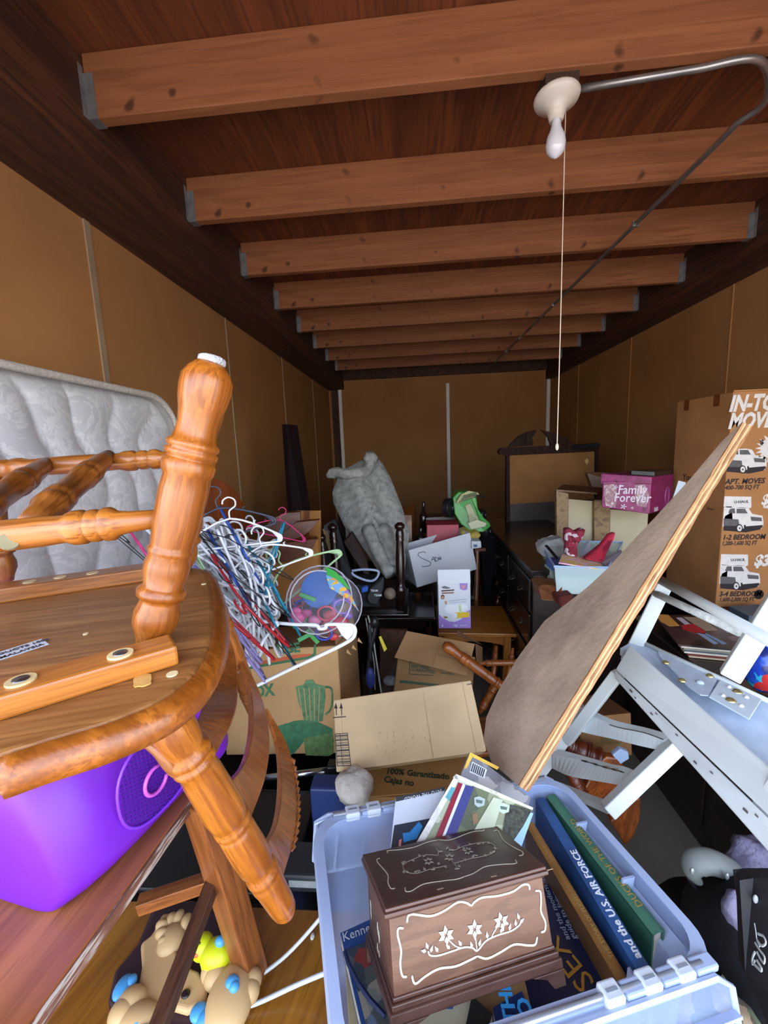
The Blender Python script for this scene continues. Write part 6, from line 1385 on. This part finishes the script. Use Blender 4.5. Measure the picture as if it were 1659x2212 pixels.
MB().prism([H_(1101,1090,.02),H_(1287,1078,.02),H_(1287,1172,.02),H_(1102,1172,.02)],(0,.01,0)).build('backing_board',plain('#473b37',.45,var=.2,scale=6),mt2)
MB().prism([H_(1264,996,.015),H_(1270,990,.015),H_(1274,996,.015),H_(1269,1004,.015)],(0,.004,0)).build('torn_spot',plain('#c49a66',.7,var=0),mt2)
MB().prism([H_(x,y) for x,y in ((1097,966),(1105,957),(1120,942),(1140,932),(1155,929),(1160,931),(1150,945),(1153,962))],(0,.03,0)).build('scroll',dfr,mt2,bevel=.003)
MB().prism([H_(x,y) for x,y in ((1168,928),(1178,931),(1200,935),(1222,945),(1240,958),(1190,962),(1184,945),(1176,936))],(0,.03,0)).build('scroll',dfr,mt2,bevel=.003)
solid('wreath',[(1238,967,3.25),(1245,961,3.25),(1270,959,3.25),(1293,957,3.25),(1297,962,3.25),(1290,968,3.25),(1250,970,3.25)],(0,.08,0),plain('#0f0b0a',.9,var=.3,scale=60,bumpk=.8),'black tangled clump lying on the mirror cornice, at its right end','clump',.006)
# shelf unit turned on its side
sh=thing('shelf_unit',ad(1290,1190,2.45),'wood-look shelf unit with cream inner panels lying on its side behind the plastic bin','shelf')
tanw=wood('#7a5532','#583a20',(1,0,0),.5,16,.08); gw=patches(['#6e5433','#8c6e46','#5d4426'],30,.6,4,vor=False); crm=plain('#b3a585',.6,var=.05)
S_=lambda pts,off,m,nm: MB().prism([ad(*p_) for p_ in pts],off).build(nm,m,sh)
S_([(1202,1061,2.45),(1228,1066,2.43),(1226,1165,2.43),(1203,1162,2.45)],(0,.03,0),gw,'side_panel')
S_([(1228,1078,2.46),(1284,1083,2.44),(1284,1175,2.44),(1227,1172,2.46)],(0,.02,0),crm,'back_panel')
S_([(1284,1083,2.41),(1318,1086,2.39),(1316,1172,2.39),(1284,1172,2.41)],(0,.03,0),gw,'side_panel')
S_([(1318,1100,2.43),(1400,1108,2.36),(1395,1200,2.36),(1317,1192,2.43)],(0,.02,0),crm,'back_panel')
S_([(1202,1061,2.45),(1290,1068,2.41),(1300,1056,2.62),(1216,1050,2.65)],(0,0,.01),tanw,'top_board')
S_([(1284,1083,2.41),(1410,1096,2.36),(1420,1085,2.55),(1290,1075,2.60)],(0,0,.01),tanw,'top_board')
solid('brown_board',[(1268,1022,2.75),(1300,1020,2.75),(1460,1035,2.6),(1460,1080,2.6),(1280,1055,2.75)],(0,.05,0),tanw,'brown wooden board behind the pink patterned box','board')
# pink box
pk_=thing('storage_box',ad(1400,1111,2.1),'magenta patterned photo storage box with white lettering on the shelf unit','box')
mag=patches(['#6d1648','#7a1a52','#8c2562','#5c0f3c'],26,.4,4,vor=False); white2=plain('#d0c3d0',.45,var=0)
F0,F1_=ad(1302,1040,2.12),ad(1407,1040,2.0); F2_,F3_=F1_-V((0,0,.162)),F0-V((0,0,.135))
B0,B1_=ad(1455,1033,2.25),ad(1455,1100,2.25)
back=(B0-F1_)
pbx=MB().hexa([F3_,F2_,F2_+back,F3_+back],[F0,F1_,F1_+back,F0+back]).build('carton',mag,pk_,bevel=.003)
up_=V((0,0,1))
L0,L1=ad(1298,1023,2.13),ad(1408,1030,1.99)
ld=MB().hexa([L0-up_*.055,L1-up_*.035,L1-up_*.035+back,L0-up_*.055+back],[L0,L1,L1+back,L0+back]).build('lid',mag,pk_,bevel=.003)
fx=(F1_-F0).normalized(); fz=up_; fn_=fx.cross(fz).normalized()
def PF(x,y,o=.0015): return apl(x,y,F0,fn_)+fn_*(o if fn_.y<0 else -o)
text('Family',PF(1334,1066,.003),fx,fz,.062,white2,pbx,bold=.01,shear=.1,sx=.8); text('Forever',PF(1326,1083,.003),fx,fz,.062,white2,pbx,bold=.01,shear=.1,sx=.8)
for x,y,s_ in ((1347,1094,.016),(1330,1052,.012),(1340,1050,.009),(1320,1094,.008),(1366,1097,.008)):
    for k in range(5):
        a=k*1.257; c=PF(x,y,.003); MB().prism([c,c+(fx*math.cos(a+.3)+fz*math.sin(a+.3))*s_*.6,c+(fx*math.cos(a)+fz*math.sin(a))*s_,c+(fx*math.cos(a-.3)+fz*math.sin(a-.3))*s_*.6],fn_*.0004).build('printed_flower',white2,pbx)
for x0 in (1305,1372):   # plain swirl ornaments
    MB().prism([PF(x0,1048),PF(x0+22,1046),PF(x0+30,1070),PF(x0+24,1096),PF(x0+4,1092),PF(x0,1070)],fn_*.0006).build('printed_panel',patches(['#b9a5a0','#8a5a6a','#c9b9b4'],40,.4,3,vor=False),pbx)
bx_=back.normalized(); 
rn=bx_.cross(up_).normalized()
def PR(x,y): return apl(x,y,F1_,rn)+rn*(-.002 if rn.x>0 and rn.y>0 else .002)
cc=PR(1440,1070); MB().tube([cc+(bx_*math.cos(t*.35)*.035+up_*math.sin(t*.35)*.045) for t in range(18)],.003,5,closed=True).build('printed_ring',plain('#8a4a78',.4,var=0),pbx)
text('RAD',PR(1412,1105),bx_,up_,.03,white2,pbx,bold=.02)
o=MB().hexa([L0.lerp(L1,.55)+back*.1,L1+back*.1,L1+back*.9,L0.lerp(L1,.55)+back*.9],[p_+up_*.025 for p_ in (L0.lerp(L1,.55)+back*.1,L1+back*.1,L1+back*.9,L0.lerp(L1,.55)+back*.9)]).build('flat_case',plain('#141416',.3,var=.05),at=L1,bevel=.003); tag(o,'thin black glossy case on the magenta box lid','case')
solid('paper_sheet',[(1454,1075,1.55),(1466,1038,1.6),(1482,1042,1.6),(1470,1075,1.55)],(0,.003,0),plain('#c3ccd3',.6,var=0),'plain white card standing behind the plywood board edge, by the magenta box','card')
# clear bin with Christmas things
cbn=thing('plastic_bin',ad(1250,1282,1.80),'small clear bin of Christmas stockings and papers standing on the dresser','bin')
clr=plain('#a9bdb9',.15,var=0,alpha=.45,spec=.7,key='cb')
q0,q1,q2,q3=ad(1203,1282,1.78),ad(1310,1284,1.76),ad(1335,1240,2.15),ad(1185,1240,2.15)
u0,u1,u2,u3=ad(1198,1224,1.80),ad(1312,1226,1.78),ad(1345,1172,2.2),ad(1163,1167,2.2)
m_=MB(); m_.add([q0,q1,q2,q3,u0,u1,u2,u3],[(3,2,1,0),(0,1,5,4),(1,2,6,5),(2,3,7,6),(3,0,4,7)]); m_.build('body',clr,cbn,solid=.003)
MB().tube([u0,u1,u2,u3],.006,6,closed=True).build('rim',plain('#8fa9cf',.3,var=0,alpha=.9),cbn)
solid('green_fabric',[(1206,1278,1.84),(1300,1280,1.82),(1300,1246,1.84),(1206,1244,1.86)],(0,.2,0),patches(['#8fc29a','#b9d3c4','#d3dcd6','#7ab388'],30,.7,3,vor=False),'pale green and white papers seen through the front of the clear bin','papers')
solid('blue_folder',[(1203,1242,1.80),(1290,1246,1.80),(1275,1222,1.86),(1203,1222,1.86)],(0,.15,.0),plain('#4a6ab8',.5,var=.05),'blue folder lying on the papers in the clear bin','folder')
solid('pink_papers',[(1206,1218,1.80),(1215,1198,1.95),(1300,1212,1.92),(1306,1235,1.80),(1290,1230,1.78)],(0,.0,.006),patches(['#d98ab0','#e3b9c4','#d9b85a','#e3a0bb'],26,.6,3,vor=False),'pink and yellow printed papers on top in the clear bin','papers')
solid('cloth_wad',[(1163,1180,2.05),(1180,1168,2.08),(1200,1166,2.1),(1215,1160,2.1),(1222,1180,2.1),(1215,1200,2.0),(1180,1205,1.95),(1168,1200,1.98)],(0,.08,0),plain('#a5a8a6',.7,var=.12,scale=20,bumpk=.4),'crumpled white plastic hanging over the back left of the clear bin','bag',.02)
solid('white_card',[(1256,1180,2.05),(1275,1165,2.08),(1278,1200,1.98),(1255,1205,1.95)],(0,.004,0),plain('#b9c3d0',.6,var=.03),'pale card standing between the two Christmas stockings','card')
xm=patches(['#7a1f33','#c9bcc0','#8f2a40','#6d1528'],50,.8,2,vor=True)
o=solid('christmas_stocking',[(1222,1143,2.0),(1235,1141,2.0),(1243,1150,1.98),(1258,1142,2.0),(1267,1144,2.0),(1262,1160,1.97),(1248,1180,1.93),(1250,1205,1.9),(1225,1200,1.9),(1222,1175,1.95)],(0,.05,0),xm,'maroon and white knitted Christmas stocking at the left in the clear bin','stocking',.012)
o=solid('christmas_stocking',[(1318,1155,1.95),(1332,1150,1.95),(1328,1165,1.93),(1312,1195,1.9),(1305,1218,1.85),(1262,1208,1.86),(1285,1190,1.9),(1300,1178,1.92)],(0,.04,0),patches(['#a81f38','#8a1a35','#c23048'],16,.7,1,vor=True),'bright red Christmas stocking at the right in the clear bin','stocking',.01)
solid('black_pen_case',[(1178,1180,1.98),(1184,1178,1.98),(1207,1205,1.86),(1203,1210,1.86)],(0,.02,0),blk,'slim black stick lying across the rim of the clear bin','stick')
solid('grey_papers',[(1300,1215,1.85),(1345,1190,1.95),(1338,1210,1.85),(1315,1225,1.80)],(0,.03,.0),plain('#8f8a96',.6,var=.1),'grey-violet papers sticking out at the right of the clear bin','papers')
# stack of books / wooden tray under bin front
solid('wooden_tray',[(1163,1270,1.82),(1172,1262,1.85),(1215,1268,1.78),(1212,1300,1.74),(1170,1296,1.78)],(0,.12,0),wood('#8a5a38','#6a3c22',(1,0,0),.5,30,.1),'small wooden tray beside the clear bin on the dresser corner','tray')
solid('red_cloth',[(1205,1290,1.72),(1240,1284,1.72),(1235,1310,1.68),(1208,1312,1.68)],(0,.1,0),plain('#5c2018',.8,var=.2,scale=20),'dark red cloth bunched under the clear bin, by the board edge','cloth',.01)
# ------------------------------------------------------------------ behind the white chair
bxr=thing('moving_box',ad(1310,1650,1.6),'small brown open-top carton seen through the white chair back','box')
k1=cardboard('#8c6540','r1'); R_=lambda x,y,d:ad(x,y,d)
MB().hexa([R_(1255,1640,1.55),R_(1365,1632,1.55),R_(1350,1560,1.9),R_(1240,1560,1.9)],[R_(1250,1552,1.55),R_(1363,1540,1.55),R_(1308,1502,1.8),R_(1210,1500,1.8)]).build('carton',k1,bxr,bevel=.003)
text('HOME\nmoving box',R_(1300,1600,1.54),CR,CU,.016,plain('#5a6a3a',.7,var=0),bxr)
rc3=thing('rocking_chair',ad(1290,1760,1.45),'glossy brown turned chair lying on the floor behind the white chair back','chair')
def t3_(p_,q_,r,nm='leg',st='leg',c1='#8a3f1a',c2='#55220c'): MB().lathe(p_,q_,turned(0,0,r,st),20).build(nm,oak(q_-p_,c1,c2),rc3,smooth=True)
t3_(ad(1210,1600,1.5),ad(1300,1640,1.45),.034,c1='#6a2a14',c2='#3f1608'); t3_(ad(1215,1580,1.55),ad(1260,1680,1.45),.022); t3_(ad(1225,1655,1.4),ad(1260,1720,1.38),.02)
MB().prism([ad(x,y,1.42) for x,y in ((1290,1650),(1310,1635),(1335,1638),(1352,1660),(1345,1720),(1320,1790),(1370,1800),(1385,1760),(1388,1720),(1375,1700),(1350,1730),(1300,1760),(1260,1720),(1275,1680))][:4]+[ad(1352,1665,1.42),ad(1340,1710,1.42),ad(1270,1740,1.42),ad(1265,1700,1.42)],(0,.03,0)).build('seat',oak((1,0,1),'#a0521c','#6a300e'),rc3,bevel=.006)
MB().prism([ad(x,y,1.40) for x,y in ((1318,1775),(1345,1745),(1362,1725),(1385,1722),(1384,1770),(1372,1805),(1352,1830),(1335,1800))],(.0,.05,0)).build('seat',oak((.2,0,1),'#a5581c','#6a300e'),rc3,bevel=.008)
solid('blue_plastic_piece',[(1323,1632,1.42),(1340,1618,1.42),(1358,1625,1.42),(1360,1640,1.42),(1340,1652,1.42)],(0,.02,0),plain('#a3b8d6',.4,var=.04),'light blue plastic piece seen between the white chair slats','plastic piece',.004)
# ------------------------------------------------------------------ bottom right: stroller handle, bag, cloths
hd2=thing('curved_handle',ad(1560,1900,1.0),'grey padded curved handle with two rivets beside the tote at the right','handle')
gh2=plain('#737a78',.55,var=.06,scale=12)
MB().tube(smooth_path([ad(x,y,.98) for x,y in ((1508,1905),(1494,1885),(1500,1866),(1525,1860),(1560,1870),(1600,1895),(1640,1925))],5),[.012+.016*min(1,k/10) for k in range(31)],14,flat=.7).build('padded_tube',gh2,hd2,smooth=True)
MB().tube(smooth_path([ad(x,y,.99) for x,y in ((1484,1870),(1488,1895),(1505,1918),(1525,1930))],4),.006,8).build('rim',plain('#202226',.25,var=0),hd2,smooth=True)
for x,y in ((1495,1882),(1570,1893)): MB().ell(ad(x,y,.945),.005,.004,.009,10,8).build('rivet',plain('#a9aeb0',.3,metal=.5,var=0),hd2,smooth=True)
bag=thing('black_bag',ad(1600,2190,.85),'black fabric bag with white brush lettering at the lower right corner','bag')
bf=plain('#121317',.8,var=.2,scale=14,spec=.25,bumpk=.2)
def hull(cx,cy,d,rx,ry,rz,m,nm,par,disp=None,seed=0):
    return MB().ell(ad(cx,cy,d),rx,ry,rz,32,20).build(nm,m,par,smooth=True,rough_disp=disp)
hull(1640,2060,.93,.14,.14,.17,bf,'body',bag,(.05,.12)); hull(1560,2160,.98,.14,.12,.12,bf,'side_pocket',bag,(.05,.1)); hull(1520,2010,1.12,.12,.12,.10,bf,'side_pocket',bag,(.05,.1))
MB().prism([ad(x,y,d) for x,y,d in ((1603,1905,.80),(1622,1897,.80),(1700,1897,.75),(1720,2212,.65),(1690,2290,.62),(1610,2100,.74),(1606,1960,.80))],(.01,.03,-.01)).build('front_panel',plain('#1d1b1e',.6,var=.1,scale=20),bag,bevel=.01,seg=3)
p_=ad(1632,1942,.775); MB().ell(p_,.004,.004,.009,12,8).build('eyelet',plain('#b9bec0',.3,var=0),bag,smooth=True)
N_=(ad(1622,1897,.80)-ad(1606,1960,.80)).cross(ad(1690,2290,.62)-ad(1606,1960,.80)).normalized(); N_=N_ if N_.dot(CF)<0 else -N_
def B_(x,y): return apl(x,y,ad(1610,2100,.74),N_)+N_*.006
wl_=plain('#d3dad9',.6,var=0)
for pts,r in (([(1621,1990),(1624,2008),(1626,2025),(1632,2040)],.0016),([(1628,2012),(1640,2018),(1645,2032),(1636,2038),(1626,2026)],.0022),([(1622,2032),(1632,2048),(1642,2062),(1641,2075),(1634,2068),(1626,2052)],.0022),([(1593,2062),(1600,2072),(1603,2085)],.0026),([(1598,2062),(1608,2066),(1614,2075),(1618,2060),(1622,2052)],.0026),([(1612,2070),(1620,2078),(1632,2090),(1636,2088),(1626,2070)],.0026),([(1600,2068),(1615,2078),(1622,2070)],.002)):
    MB().tube(smooth_path([B_(*p) for p in pts],4),r,5,flat=.5,up=N_).build('white_lettering',wl_,bag)
lil=plain('#77738c',.9,var=.12,scale=16,spec=.1,bumpk=.5)
c=ad(1655,1862,1.0); o=MB().ell(c,.08,.06,.05,28,18).build('lilac_cloth',lil,smooth=True,at=c-V((0,0,.05)),rough_disp=(.05,.05)); tag(o,'crumpled lilac-grey cloth above the grey curved handle','cloth')
c=ad(1592,1990,.90); o=MB().ell(c,.032,.03,.075,28,18,(V((.9,0,.3)),V((0,1,0)),V((-.25,0,1)).normalized())).build('lilac_cloth',lil,smooth=True,at=c-V((0,0,.07)),rough_disp=(.035,.04)); tag(o,'crumpled lilac-grey cloth hanging below the grey curved handle','cloth')
c=ad(1545,2215,.80); camo=patches(['#8d7a62','#56604a','#a08e74','#4a4238'],26,.9,2,vor=True); o=MB().ell(c,.085,.06,.055,28,18).build('camouflage_cloth',camo,smooth=True,at=c-V((0,0,.06)),rough_disp=(.03,.05)); tag(o,'camouflage cloth below the open tote lid flap','cloth')
c=ad(1565,2140,.86); o=MB().prism([ad(x,y,.86) for x,y in ((1548,2178),(1575,2130),(1582,2138),(1560,2175),(1545,2195))],(0,.02,0)).build('paper_leaflet',plain('#8a9080',.7,var=.15,scale=50),at=c); tag(o,'grey-green paper leaflet between the lid flap and the black bag','leaflet')
